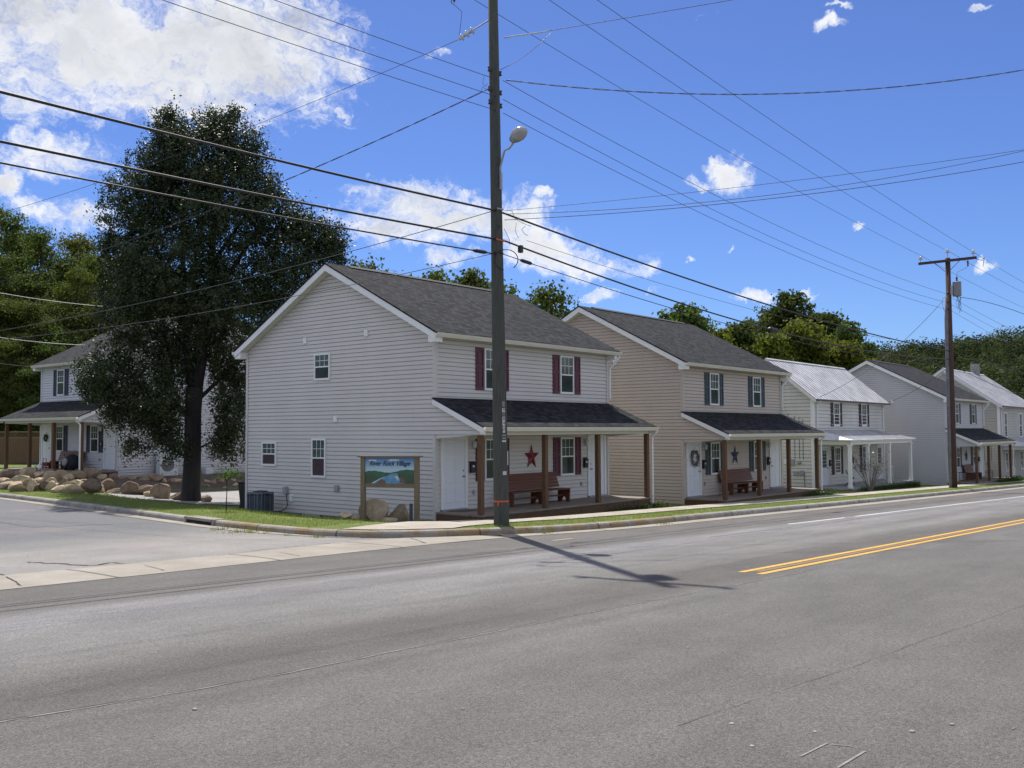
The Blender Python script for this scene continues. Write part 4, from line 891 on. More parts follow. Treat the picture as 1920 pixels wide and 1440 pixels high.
jug('squat white jug at the edge of the side street porch', 2.75, -1.45, .26); jug('tall white jug below the side street bench', 3.35, -1.5, .42)
o = MB().lathe([(.002, 0), (.09, .01), (.06, .3), (.02, .55), (.012, .75)], (0, 0, 0), 10).build('umbrella', WHITE, loc=wl(HL, 3.55, -1.55, .30), smooth=True); o.rotation_euler = (0, math.radians(58), math.radians(60)); tag(o, 'closed white umbrella leaning at the edge of the side street porch', 'umbrella')
# ------------------------------------------------------------------ machines and bins in the yards
def ac_unit(label, loc, s=.74, hgt=.80):
    g = thing('air_conditioner', label, 'air conditioner', loc, .1)
    MB().box(-s*.6, -s*.6, -.1, s*.6, s*.6, .06).build('pad', CONC, g); h = s/2
    c = .09; pl = [(-h+c, -h), (h-c, -h), (h, -h+c), (h, h-c), (h-c, h), (-h+c, h), (-h, h-c), (-h, -h+c)]
    MB().prism([(x*.94, y*.94, .08) for x, y in pl], (0, 0, hgt-.10)).build('coil', mat('coil_dark', (.03,.035,.045), .6, var=.5, scale=40, stretch=(1, 1, 8)), g)
    mb = MB(); k = 0
    while .12+.035*k < hgt-.06: mb.prism([(x*1.0, y*1.0, .12+.035*k) for x, y in pl], (0, 0, .012)); k += 1
    for x, y in pl: mb.box(x-.018, y-.018, .08, x+.018, y+.018, hgt)
    for t in (-h*.35, h*.35): mb.box(t-.015, -h-.012, .08, t+.015, -h+.002, hgt).box(-h-.012, t-.015, .08, -h+.002, t+.015, hgt)
    mb.build('grille', mat('slate_enamel', (.12,.145,.18), .5, .1, var=.15), g)
    MB().prism([(x*1.05, y*1.05, hgt) for x, y in pl], (0, 0, .05)).build('top_cover', mat('slate_enamel', (.075,.095,.125)), g); MB().lathe([(h*.72, 0), (h*.70, .03), (h*.2, .05), (.01, .05)], (0, 0, hgt+.052), 16).build('fan_guard', BLACKM, g); return g
ac_unit('square dark slate air conditioner beside the back corner of the off-white house', (-.72, 7.25, lawn(-.72, 7.25)+.03), .66, .70)
p = hit(459, 952, lawn); p = Vector((.62, 9.72, lawn(.62, 9.72)))
g = thing('trash_bin', 'tall black trash bin at the back corner of the off-white house', 'trash bin', (p.x, p.y, p.z))
mb = MB(); a, b, h = .24, .31, .98; mb.v = [(-a, -a, .04), (a, -a, .04), (a, a, .04), (-a, a, .04), (-b, -b, h), (b, -b, h), (b, b, h), (-b, b, h)]; mb.f = [(3,2,1,0),(4,5,6,7),(0,1,5,4),(1,2,6,5),(2,3,7,6),(3,0,4,7)]; mb.build('bin_body', BLACKM, g, bevel=.02)
MB().box(-.33, -.34, h+.003, .33, .34, h+.06).build('lid', BLACKM, g, bevel=.02); MB().tube([(-.2, .3, .1), (.2, .3, .1)], .09, 12).build('wheel', BLACKM, g)
# two cabinet heat pumps on the gable side of the side street house
def heat_pump(label, x, z, w, h, fan=True):
    g = thing('heat_pump', label, 'heat pump', (HLp.x+x*SH, HLp.y-.6, HLp.z+z), 0); g.scale = (SH, SH, SH)
    MB().box(0, 0, 0, w, .38, h).build('cabinet', mat('white_enamel', (.62,.65,.66), .4, var=.04), g, bevel=.02)
    if fan:
        MB().lathe([(w*.34, 0), (w*.34, .012), (w*.31, .014), (.01, .02)], (w*.42, .001, h*.55), 28, (0, -1, 0)).build('fan_guard', mat('fan_grille', (.13,.15,.15), .6, var=.5, scale=60), g)
        mb = MB()
        for r in (.1, .18, .26, .33): mb.tube([(w*.42+w*r*math.cos(k*PI/12), -.03, h*.55+w*r*math.sin(k*PI/12)) for k in range(25)], .006, 4, False)
        mb.build('grille_ring', GREYP, g)
    MB().box(w*.86, -.004, h*.45, w*.95, .0, h*.53).build('name_plate', GREYP, g)
    for lx in (.05, w-.12): MB().box(lx, .02, -.12, lx+.07, .36, -.001).build('foot', GREYP, g)
    return g
heat_pump('white cabinet heat pump with round fan below the tree on the bluish house', 1.72, -.25, .92, 1.25)
heat_pump('narrow white cabinet right of the tree trunk against the bluish house', 4.1, -.42, .42, .62, False)
# ------------------------------------------------------------------ painted sign
PL = Vector((-2.35, .40, 0)); PR = Vector((-1.75, -1.03, 0)); PL.z = lawn(PL.x, PL.y); PR.z = lawn(PR.x, PR.y)
u = (PR-PL); u.z = 0; Ls = u.length/.945; u.normalize(); nn = Vector((u.y, -u.x, 0))
if (Vector((CAM[0], CAM[1], 0))-PL).dot(nn) < 0: nn = -nn
sg = thing('painted_sign', 'painted wooden sign with a river scene standing on two posts at the corner', 'sign', PL, math.atan2(u.y, u.x)); sg.scale = (.945, .945, .945)
# local: x along the board, -y towards the viewer
zt = 1.83
for x in (.0, Ls): MB().box(x-.065, -.06, -.25, x+.065, .06, zt).build('post', SIGNW, sg, bevel=.006)
MB().box(-.14, -.11, zt+.002, Ls+.14, .11, zt+.045).build('cap_board', SIGNW, sg)
MB().box(.067, -.035, .98, Ls-.067, .035, 1.09).build('bottom_rail', SIGNW, sg)
n = NT('sign_sky_paint'); x_, y_, z_ = n.sep(); c = n.ramp(n.math('SUBTRACT', z_, 1.0), [(.28, (.50,.58,.55)), (.5, (.36,.50,.60)), (.8, (.07,.20,.42))]); n.done(c, .5)
PAN = MB().box(.067, -.020, 1.092, Ls-.067, .02, zt-.002).build('panel', n.m, sg)
def flat(name, pts, col, lay, var=.25):
    m_ = mat('paint_'+name+'_%d' % lay, col, .5, var=var, scale=14)
    o = MB().prism([(x, -.0205-.0016*lay, z) for x, z in pts], (0, -.0012, 0)).build(name, m_, PAN); return o
def hillpoly(x0, x1, zb, f, n=22): return [(x0, zb)]+[(x0+(x1-x0)*k/n, f(k/n)) for k in range(n+1)]+[(x1, zb)]
xa, xb = .070, Ls-.070; wS = xb-xa; zb_ = 1.095
for cx, cz, rx in ((.30, 1.74, .13), (.95, 1.755, .17)):
    flat('painted_cloud', [(cx+rx*math.cos(a)*(1+.15*math.sin(5*a)), cz+.028*math.sin(a)) for a in [k*2*PI/16 for k in range(16)]], (.55,.60,.62), 1)
flat('painted_trees', hillpoly(xa, xb, zb_, lambda t: 1.40+.035*math.sin(9*t+.3)+.018*abs(math.sin(24*t))+.05*t), (.030,.105,.055), 1)
flat('painted_trees', hillpoly(xa, xa+wS*.42, zb_, lambda t: 1.33+.03*math.sin(6*t)-.02*t), (.035,.075,.040), 2)
flat('painted_trees', hillpoly(xa+wS*.72, xb, zb_, lambda t: 1.37+.03*math.sin(5*t+1)), (.020,.070,.045), 2)
flat('painted_river', [(xa+wS*.12, zb_), (xa+wS*.30, 1.24), (xa+wS*.42, 1.30), (xa+wS*.56, 1.39), (xa+wS*.66, 1.38), (xa+wS*.68, 1.28), (xa+wS*.80, 1.11), (xa+wS*.80, zb_)], (.11,.26,.42), 3)
flat('painted_foam', [(xa+wS*.13, 1.10), (xa+wS*.32, 1.25), (xa+wS*.41, 1.27), (xa+wS*.33, 1.235), (xa+wS*.17, 1.10)], (.42,.52,.58), 4)
flat('painted_foam', [(xa+wS*.60, 1.30), (xa+wS*.67, 1.32), (xa+wS*.70, 1.17), (xa+wS*.64, 1.22)], (.32,.46,.58), 4)
flat('painted_rock', [(xa+wS*.22, zb_), (xa+wS*.27, 1.16), (xa+wS*.34, 1.22), (xa+wS*.41, 1.19), (xa+wS*.43, zb_)], (.13,.085,.065), 4)
flat('painted_rock', [(xa+wS*.70, 1.12), (xa+wS*.71, 1.28), (xa+wS*.76, 1.26), (xa+wS*.83, 1.16), (xa+wS*.80, 1.11)], (.12,.075,.075), 4)
cu = bpy.data.curves.new('sign_lettering', 'FONT'); cu.body = 'River Rock Village'; cu.size = .175; cu.shear = .42; cu.extrude = .002; cu.offset = .0022; cu.align_x = 'CENTER'; cu.space_character = .93
to = bpy.data.objects.new('tmp', cu); COL.objects.link(to); dg = bpy.context.evaluated_depsgraph_get(); me = bpy.data.meshes.new_from_object(to.evaluated_get(dg)); bpy.data.objects.remove(to)
me.materials.clear(); me.materials.append(mat('letter_paint', (.010,.022,.07), .5, var=.1)); L_ = bpy.data.objects.new('lettering', me); COL.objects.link(L_); L_.parent = PAN
L_.rotation_euler = (PI/2, 0, 0); L_.location = (Ls/2-.01, -.0275, 1.60)
k = (wS*.84)/max(L_.dimensions.x, .01); L_.scale = (k, k, 1)
o = MB().box(-.035, -.035, -.2, .035, .035, .62).build('marker_post', DGREY, loc=(-1.72, -.78, lawn(-1.72, -.78)), bevel=.005); tag(o, 'short dark square post beside the right leg of the painted sign', 'post')
# ------------------------------------------------------------------ rocks
def m_rock(name, a, b, c3):
    n = NT(name); v = n.noise(1.6, 7, .68); oi = n.t.nodes.new('ShaderNodeObjectInfo')
    c = n.ramp(v, [(.3, a), (.55, b), (.75, c3)]); c = n.mix(n.ramp(n.noise(9, 5, .7), [(.45, 0.), (.7, .5)]), c, tuple(k*.5 for k in a))
    r = n.ramp(oi.outputs['Random'], [(0., .55), (.5, .95), (1., 1.15)]); c = n.mix(1., c, r, 'MULTIPLY'); n.bump(n.noise(14, 6, .7), .7, .03); return n.done(c, .9, .25)
ROCKM = m_rock('river_rock', (.33,.245,.155), (.52,.42,.28), (.68,.59,.44)); ROCKR = m_rock('red_rock', (.19,.135,.095), (.34,.25,.18), (.46,.37,.28))
def rock_mesh(seed, ang=.0):
    bm = bmesh.new(); bmesh.ops.create_icosphere(bm, subdivisions=3, radius=1.05); o = Vector((seed*3.1, seed*1.7, seed*.9))
    pl = []; rnd = random.Random(seed)
    for _ in range(11): d = Vector((rnd.gauss(0, 1), rnd.gauss(0, 1), rnd.gauss(0, .8))).normalized(); pl.append((d, rnd.uniform(.50, .80)))
    for v in bm.verts:
        p = v.co.normalized(); r = 1+.20*mnoise.noise(p*1.1+o)
        q = p*r
        for d, h in pl:
            t = q.dot(d)
            if t > h: q -= d*(t-h)*.97
        v.co = q*(1+.035*mnoise.noise(q*3.4+o))
    me = bpy.data.meshes.new('rock'); bm.to_mesh(me); bm.free(); me.polygons.foreach_set('use_smooth', [True]*len(me.polygons)); me.set_sharp_from_angle(angle=math.radians(16)); return me
RM = []
for k in range(10):
    a = rock_mesh(k+1, .1); a.materials.append(ROCKM); b2 = a.copy(); b2.materials.clear(); b2.materials.append(ROCKR); RM.append((a, b2))
rr = random.Random(11)
def rock(px, py, wpx, hpx, label, group=None, red=False, k=None, P=None, sink=.15, name='boulder'):
    P = P or hit(px, py, lawn); d = (P-Vector(CAM)).dot(Vector(FW)); s = d/F
    w = wpx*s/2; h = hpx*s; k = rr.randrange(10) if k is None else k
    o = bpy.data.objects.new(name, RM[k][1 if red else 0]); COL.objects.link(o)
    o.scale = (w*1.15, w*rr.uniform(.8, 1.05), h*.62); o.rotation_euler = (rr.uniform(-.12, .12), rr.uniform(-.12, .12), -YAW+rr.uniform(-.35, .35))
    o.location = (P.x+FW[0]*w*.6, P.y+FW[1]*w*.6, P.z+h*(.5-sink*.6)); return tag(o, label, 'rock', group)
BSg = 'boulders around the painted sign'
def Psign(px, py): 
    return hit(px, py, lawn)
def PS(px, more=.35):
    q = ray(px, 975); h = Vector((q[0], q[1], 0)).normalized(); Ds = ((PL+PR)/2-Vector(CAM)); Ds.z = 0; P = Vector((CAM[0], CAM[1], 0))+h*(Ds.length+more); P.z = lawn(P.x, P.y); return P
rock(701, 976, 58, 47, 'large rounded tan boulder between the legs of the painted sign', None, k=2, P=PS(703))
rock(742, 974, 48, 40, 'pointed tan boulder leaning right between the sign legs', None, k=5, P=PS(748))
rock(730, 976, 34, 16, 'low wedge of rock lying between the two bigger sign boulders', None, k=7, P=PS(729, .05))
rock(648, 975, 30, 13, 'flat pale stone in the grass left of the painted sign', None, k=1, P=PS(648)); rock(668, 974, 26, 12, 'flat pale stone touching the left sign post', None, k=3, P=PS(668))
GU = 'stones of the upper row of the dry rock wall'; GD = 'stones of the lower row of the dry rock wall'
UL = 'tan field stone in the upper row of the rock wall before the side porch'; LLb = 'field stone in the lower row of the loose rock wall at the lawn edge'
for px, py, w, h in ((8,898,30,14),(30,897,18,14),(50,896,28,17),(72,899,20,12),(86,896,22,14),(93,901,24,16),(70,893,26,12),(46,891,18,9),(113,900,26,16),(126,902,16,11),(140,901,27,16),(152,896,22,12),(166,899,22,18),(175,899,20,16),(96,892,22,10),(190,901,18,10)): rock(px, py, w*1.2, h*1.25, UL, GU, red=rr.random() < .25)
rock(211, 903, 22, 19, 'blocky stone at the corner of the bluish house, upper row end', None, k=4, red=True); rock(226, 904, 18, 12, 'low reddish stone just right of the blocky corner stone', None, red=True)
for px, py, w, h in ((10,918,34,14),(28,922,34,17),(5,909,26,10),(47,921,36,22),(38,912,34,16),(56,922,14,18),(66,921,20,12),(76,914,18,9),(84,921,20,16),(92,909,20,11),(92,921,22,15),(108,924,30,11),(116,917,20,16),(128,920,22,14),(132,924,40,12),(149,921,24,14),(140,912,18,10),(166,926,30,22),(182,924,20,14),(100,915,18,8),(70,909,20,10),(155,908,18,9)): rock(px, py, w*1.2, h*1.3, LLb, GD, red=rr.random() < .35)
rock(195, 922, 40, 24, 'long dark slanting boulder of the lower row', None, k=6, red=True)
rock(210, 926, 36, 10, 'flat grey slab in front of the dark slanting boulder', None, k=8)
rock(243, 928, 34, 26, 'rounded brown boulder on the shaded grass, middle of the lower row', None, k=0, red=True)
rock(266, 929, 44, 19, 'low wide boulder with a sloping top on the shaded grass', None, k=3, red=True)
rock(277, 932, 22, 11, 'small stone in front of the low wide boulder', None, k=9)
rock(300, 936, 38, 30, 'big dome shaped boulder left of the tree trunk', None, k=2, red=True)
rock(330, 939, 34, 15, 'low dark rock touching the left side of the tree trunk', None, k=5, red=True)
rock(385, 942, 26, 15, 'brown rock right of the tree base', None, k=4, red=True)
GH = 'small stones edging the bed along the bluish house'
for px, py, w, h in ((246,904,22,13),(268,906,26,14),(289,907,32,18),(305,909,18,12),(318,908,20,12),(330,909,22,12),(341,902,12,11),(386,910,22,12),(398,912,16,14),(412,911,22,13),(426,909,16,11),(436,908,18,10),(448,911,16,9),(440,914,18,9),(455,914,14,9),(382,915,20,8),(259,912,10,5),(290,912,9,5),(421,917,12,6)): rock(px, py, w, h, 'small stone edging the dirt bed along the bluish house', GH, red=rr.random() < .4)
# ------------------------------------------------------------------ fence behind the side street house
g = thing('wooden_fence', 'brown board fence with a lattice top behind the side street porch', 'fence', (-2.5, 47, 0), 0)
zf0 = NN(2, 47)-.05
mb = MB(); x = -10.
rnd = random.Random(5)
while x < 16: mb.box(x, -.012, zf0-.2, x+.137, .012, zf0+1.45+rnd.uniform(-.01, .01)); x += .143
mb.build('boards', FENCEW, g)
x = -10.
while x < 16.1: MB().box(x-.06, .015, zf0-.3, x+.06, .12, zf0+1.95).build('fence_post', FENCEW, g); x += 2.6
mb = MB(); x = -10.; 
while x < 16:
    for s in (-1, 1): mb.prism([(x, -.008*s, zf0+1.5), (x+.03, -.008*s, zf0+1.5), (x+.03+s*.34, -.008*s, zf0+1.84), (x+s*.34, -.008*s, zf0+1.84)], (0, .006*s, 0))
    x += .115
mb.build('lattice', FENCEW, g)
mb = MB(); mb.box(-10, -.03, zf0+1.455, 16, .014, zf0+1.5).box(-10, -.05, zf0+1.842, 16, .06, zf0+1.9); mb.build('rail', mat('sunlit_rail', (.24,.18,.12), .8, var=.2), g)
# handrail by the old house and by the pale grey house
def handrail(label, loc, rz, m_, L=.8, h=.8):
    g = thing('handrail', label, 'handrail', loc, rz)
    for x in (0, L): MB().tube([(x, 0, -.15), (x, 0, h)], .018, 6).build('rail_post', m_, g)
    MB().tube([(-.12, 0, h+.01), (L+.1, 0, h+.01)], .022, 6).build('top_rail', m_, g); MB().tube([(0, 0, h*.45), (L, 0, h*.45)], .012, 6).build('lower_rail', m_, g)
handrail('black iron handrail at the left end of the pale grey house porch', wl(H4, -.30, -1.7, .0), PI/2, BLACKM, .9, .85)
handrail('white handrail on the right end of the tin roofed house porch', wl(H3, 8.9, -.9, .06), 0, WHITE, .7, .8)
def pxat(px, py, dist): d = ray(px, py); k = dist/(d[0]*FW[0]+d[1]*FW[1]+d[2]*FW[2]); return Vector([CAM[i]+d[i]*k for i in range(3)])
# ------------------------------------------------------------------ utility poles
P1 = Vector((-1.85, -4.03, lawn(-1.85, -4.03))); P2 = Vector((33.5, -5.02, lawn(33.5, -5.02)))
def zat(P, px, py): return on_plane(px, py, P, (RT[0], RT[1]))
g1 = thing('utility_pole', 'tall grey green utility pole with orange ribbon standing before the off-white house', 'utility pole', P1)
HT1 = 17.9
lean = lambda z: Vector((-.0075*z, .010*z, z))
MB().tube([lean(-.5), lean(0), lean(3), lean(8), lean(HT1)], [.196, .190, .170, .140, .100], 20).build('pole', POLEW, g1, smooth=True)
def on1(z): return lean(z-P1.z)
cs = Vector((CAM[0]-P1.x, CAM[1]-P1.y, 0)).normalized(); side = Vector((cs.y, -cs.x, 0)); side = side if side.dot(Vector(RT)) > 0 else -side
a, b = on1(8.55), on1(11.6)
MB().tube([a+cs*.10+side*.02, b+cs*.08+side*.02], .05, 8).build('cable_cover', mat('cover_grey_wood', (.045,.055,.055), .8, var=.3, scale=6), g1)
MB().box(-.012, -.02, 8.45-P1.z, .012, .02, 8.85-P1.z).build('bracket', STEEL, g1, loc=on1(0)+cs*.16+side*.03-Vector((0, 0, on1(0).z)))
MB().tube([on1(11.9)+side*.115, on1(.6)+side*.178], .006, 4).build('ground_wire', CABLE, g1)
RIB = mat('orange_ribbon', (.55,.10,.04), .6)
z = .82
MB().lathe([(.191, -.018), (.193, -.018), (.192, .018), (.19, .018)], on1(z+.02), 20).build('ribbon', RIB, g1); MB().prism([tuple(on1(z)+cs*.19-side*.05), tuple(on1(z)+cs*.195-side*.09), tuple(on1(z-.10)+cs*.20-side*.09), tuple(on1(z-.09)+cs*.20-side*.075)], tuple(cs*.004)).build('ribbon_tail', RIB, g1)
# number plates, one digit each, facing the street
dirv = (cs+side*.62).normalized(); du = Vector((-dirv.y, dirv.x, 0)); du = du if du.dot(side) > 0 else -du
TAG = mat('tag_aluminium', (.50,.50,.48), .5, .2); INK = mat('tag_ink', (.02,.02,.02), .6)
def plate(zc, w, h, ch=None, m_=None, name='number_plate'):
    c = on1(zc)+dirv*.183; mb = MB(); fr = Fr(c, du, dirv); mb.fbox(fr, -w/2, -h/2, -.02, w/2, h/2, .004); o = mb.build(name, m_ or TAG, g1)
    if ch:
        cu = bpy.data.curves.new('t', 'FONT'); cu.body = ch; cu.size = h*1.05; cu.offset = .002; cu.align_x = 'CENTER'; cu.align_y = 'CENTER'; t = bpy.data.objects.new('t', cu); COL.objects.link(t)
        me = bpy.data.meshes.new_from_object(t.evaluated_get(bpy.context.evaluated_depsgraph_get())); bpy.data.objects.remove(t); me.materials.clear(); me.materials.append(INK)
        L = bpy.data.objects.new('digit', me); COL.objects.link(L); L.parent = o; M = Matrix((du, Vector((0, 0, 1)), dirv)).transposed().to_4x4(); M.translation = c+dirv*.006; L.matrix_local = M
TAGL = mat('tag_white', (.68,.68,.66), .5); TAGD = mat('tag_dull', (.20,.21,.21), .6)
plate(3.19, .062, .13, None, TAGD)
for k, (ch, m_) in enumerate((('9', TAGL), ('2', TAGD), ('8', TAGL), ('4', TAGL), ('1', TAG))): plate(3.04-.105*k, .062, .098, ch, m_)
plate(2.52, .062, .06, None, TAG)
for k in range(3): plate(2.43-.07*k, .10, .045, None, TAGD if k < 2 else TAG, 'metal_tag')
MB().fbox(Fr(on1(1.88)+(cs*.35+side).normalized()*.184, cs, side), -.02, -.17, -.01, .02, .17, .015).build('conduit_strap', TAG, g1)
plate(1.52, .10, .09, None, TAG, 'metal_tag')
INS = mat('brown_insulator', (.045,.022,.020), .3, var=.2)
def clevis(g, z, sgn=(1,), r=.13):
    for s in sgn: MB().lathe([(.02, -.06), (.05, -.05), (.035, -.015), (.035, .015), (.05, .05), (.02, .06)], on1(z)+Vector((s*(r+.07), -.02, 0)), 10).build('insulator', INS, g, smooth=True)
for z in (11.44, 10.95, 10.62): clevis(g1, z, (1, -1))
ARM = mat('crossarm_wood', (.07,.06,.05), .9, var=.3)
AZ = 17.1
MB().box(-.05, -1.25, AZ-P1.z-.06, .05, 1.25, AZ-P1.z+.06).build('crossarm', ARM, g1, loc=(-.13-.11, .15, 0))
def pin_ins(g, x, y, z, s=1): return MB().lathe([(.012, -.16*s), (.012, 0), (.06*s, .0), (.075*s, .03*s), (.04*s, .06*s), (.055*s, .09*s), (.03*s, .13*s), (.01, .135*s)], (x, y, z), 10).build('insulator', CERAM, g, smooth=True)
pin_ins(g1, -.24, 1.3, AZ-P1.z+.21); pin_ins(g1, -.24, -1.0, AZ-P1.z+.21); pin_ins(g1, -.11, .15, HT1+.13)
# transformer and fuse hanging just above the photographed part; its shadow lies on the street
MB().lathe([(.02, 0), (.18, .02), (.19, .08), (.19, .74), (.20, .78), (.1, .84), (.02, .86)], on1(15.6)+Vector((0, -.40, 0)), 18).build('transformer', GREYP, g1, smooth=False)
p = zat(P1, 851, 4)-P1; mb = MB()
for k in range(6): mb.lathe([(.02, -.012), (.045, 0), (.02, .012)], p+Vector((.01, 0, .05+.03*k)), 8)
mb.tube([p+Vector((.01, 0, 0)), p+Vector((.01, 0, .26))], .02, 6).tube([p+Vector((-.05, .08, .24)), p+Vector((-.03, .05, -.02)), p+Vector((0, 0, -.06))], .012, 5); mb.build('fuse_cutout', mat('fuse_grey', (.10,.095,.10), .5), g1)
MB().tube([p+Vector((0, 0, -.06)), zat(P1, 866, 22)-P1, zat(P1, 864, 45)-P1, zat(P1, 861, 66)-P1], .006, 4).build('jumper_wire', CABLE, g1)
MB().tube([p+Vector((0, 0, .26)), on1(14.0)], .015, 5).build('fuse_bracket', STEEL, g1)
# hardware boxes and loops near the cables
pc = [zat(P1, 945+22*math.cos(a)+4, 489-19*math.sin(a))-P1+cs*.15 for a in [k*2*PI/18*.86-.9 for k in range(19)]]
MB().tube(pc, .011, 6).build('cable_loop', CABLE, g1, smooth=True)
for k, pl_ in enumerate((((950,395),(960,398),(966,412),(980,420),(995,426)), ((968,420),(966,435),(972,448)), ((985,425),(978,432),(983,440),(990,443)), ((945,430),(955,450),(955,460)), ((908,145),(905,158),(910,165),(914,160)), ((914,172),(905,165),(902,176)))):
    MB().tube([zat(P1, *q)-P1+cs*.1 for q in pl_], .006, 4).build('jumper_wire', CABLE, g1)
p = zat(P1, 976, 467)-P1; MB().box(-.055, -.05, -.09, .055, .05, .09).build('tap_box', BLACKM, g1, loc=p+cs*.0, bevel=.01)
MB().tube([zat(P1, 932, 393)-P1+cs*.14, zat(P1, 944, 395)-P1+cs*.1], .025, 6).build('cable_clamp', STEEL, g1); MB().tube([zat(P1, 930, 450)-P1+cs*.14, zat(P1, 946, 454)-P1+cs*.1], .022, 6).build('cable_clamp', RIB, g1)
MB().tube([zat(P1, 926, 474)-P1+cs*.14, zat(P1, 944, 477)-P1+cs*.1], .02, 6).build('cable_clamp', CABLE, g1)
# three-shed strain insulator towards the left
sa = zat(P1, 916, 38)-P1; sb = zat(P1, 858, 75)-P1; dv = sb-sa
mb = MB(); mb.tube([sa, sa+dv*.5], .018, 6); mb.build('strain_rod', STEEL, g1)
mb = MB()
for k in range(3): mb.lathe([(.03, -.09), (.035, -.04), (.095, -.02), (.095, .0), (.04, .02), (.035, .09)], sa+dv*(.54+.165*k), 12, dv)
mb.build('strain_insulator', CERAM, g1, smooth=True)
# street lamp on the pole
lampP = P1+on1(8.75)
hp = on_plane(971, 252, (P1.x-.06, P1.y), (0, 1)); g = thing('street_lamp', 'street lamp with a clear bowl on a bent arm fixed to the tall pole', 'street lamp', lampP)
hv = hp-lampP; arm = [Vector((0, -.13, -.15)), Vector((0, -.14, .25)), Vector((0, -.28, .65)), Vector((0, hv.y*.62, hv.z*.70)), Vector((0, hv.y*.86, hv.z-.15))]
MB().tube(arm, .026, 8).build('arm', GREYP, g, smooth=True); MB().box(-.03, -.19, -.3, .03, -.10, .1).build('wall_bracket', STEEL, g)
ax = Vector((0, -.86, .42)).normalized()
bm = bmesh.new(); bmesh.ops.create_uvsphere(bm, u_segments=20, v_segments=12, radius=1)
for v in bm.verts:
    x, y, z_ = v.co; w = 1-.32*max(0, -y)
    v.co = Vector((x*.215*w, y*.27, z_*(.16 if z_ > 0 else .02)))
me = bpy.data.meshes.new('lamp_head'); bm.to_mesh(me); bm.free(); me.materials.append(mat('lamp_alloy', (.36,.38,.42), .4, .4, var=.08)); me.polygons.foreach_set('use_smooth', [True]*len(me.polygons)); hd = bpy.data.objects.new('lamp_head', me); COL.objects.link(hd); hd.parent = g
M = Vector((0, 1, 0)).rotation_difference(ax).to_matrix().to_4x4(); M.translation = hv; hd.matrix_local = M
bm = bmesh.new(); bmesh.ops.create_uvsphere(bm, u_segments=20, v_segments=12, radius=1)
for v in bm.verts: x, y, z_ = v.co; v.co = Vector((x*.185, y*.215+.025, -.012+z_*(.13 if z_ < 0 else .005)))
me = bpy.data.meshes.new('lamp_bowl'); bm.to_mesh(me); bm.free(); me.materials.append(mat('lamp_bowl_plastic', (.42,.38,.33), .25, var=.2, scale=7)); me.polygons.foreach_set('use_smooth', [True]*len(me.polygons)); lb = bpy.data.objects.new('lamp_bowl', me); COL.objects.link(lb); lb.parent = hd
# second pole
g2 = thing('utility_pole', 'brown utility pole with crossarm and transformer before the pale grey house', 'utility pole', P2)
H2T = zat(P2, 1781, 484).z-P2.z
MB().tube([(0, 0, -.6), (0, 0, 4), (0, 0, H2T)], [.175, .16, .125], 16).build('pole', POLEB, g2, smooth=True)
MB().tube([(-RT[0]*.15, -RT[1]*.15, -.6), (-RT[0]*.15, -RT[1]*.15, zat(P2, 1777, 600).z-P2.z), (-RT[0]*.13, -RT[1]*.13, zat(P2, 1777, 556).z-P2.z)], [.11, .10, .06], 10).build('grey_riser', mat('riser_grey', (.17,.17,.20), .8, var=.25, scale=5), g2, smooth=True)
A2z = zat(P2, 1781, 490).z-P2.z
cl = on_plane(1734, 493, P2, (0, 1))-P2; cr = on_plane(1837, 485, P2, (0, 1))-P2
YA, YB_ = 1.42, -1.45
MB().box(-.24, YB_, A2z-.06, -.13, YA, A2z+.07).build('crossarm', POLEB, g2)
for s in (-1, 1): MB().tube([(-.16, s*.62, A2z-.06), (-.15, s*.1, A2z-.55)], .015, 5).build('brace', POLEB, g2)
pin_ins(g2, -.18, YA-.1, A2z+.22, 1.5); pin_ins(g2, -.18, YB_+.15, A2z+.22, 1.5); pin_ins(g2, 0, 0, H2T+.28, 1.5)
tz_ = zat(P2, 1790, 557).z-P2.z
tr_ = MB().lathe([(.02, 0), (.20, .02), (.21, .06), (.21, .72), (.22, .76), (.1, .80), (.02, .82)], (.08, -.40, tz_), 18).build('transformer', mat('transformer_grey', (.20,.20,.22), .5, var=.1), g2)
MB().lathe([(.03, 0), (.055, .05), (.035, .1), (.055, .15), (.03, .22), (.01, .24)], (.08, -.40, tz_+.82), 10).build('bushing', INS, g2, smooth=True)
MB().box(-.1, -.24, tz_+.1, .1, -.12, tz_+.6).build('bracket', STEEL, g2)
MB().lathe([(.03, 0), (.05, .04), (.03, .08), (.05, .12), (.03, .16), (.05, .2), (.03, .3)], (-.2, YB_+.42, A2z-.40), 8).build('fuse_cutout', INS, g2, smooth=True)
MB().tube([(.08, -.4, tz_+1.05), (.05, -.45, tz_+1.28), (-.1, YB_+.62, A2z-.50), (-.2, YB_+.42, A2z-.42)], .009, 4).build('jumper_wire', CABLE, g2)
MB().tube([(-.2, YB_+.05, A2z-.06), (-.3, YB_-.3, A2z-.2), (-.25, YB_-.38, A2z-.05), (-.2, YB_-.3, A2z-.5)], .012, 4).build('arrester', INS, g2)
for k, z in enumerate((551, 567, 580)):
    zz = zat(P2, 1781, z).z-P2.z
    for s in (-1, 1): MB().lathe([(.02, -.06), (.055, -.05), (.035, 0), (.055, .05), (.02, .06)], (s*.22, -.03, zz), 8).build('insulator', INS, g2, smooth=True)
rnd = random.Random(4)
for k in range(7):
    a = zat(P2, 1795+rnd.uniform(-2, 8), 557)-P2; b = zat(P2, 1795+rnd.uniform(0, 10), 575+rnd.uniform(-8, 14))-P2; MB().tube([a, (a+b)/2+Vector((0, 0, -.1))+side*.15*rnd.uniform(-1, 1), b], .008, 4).build('jumper_wire', CABLE, g2)
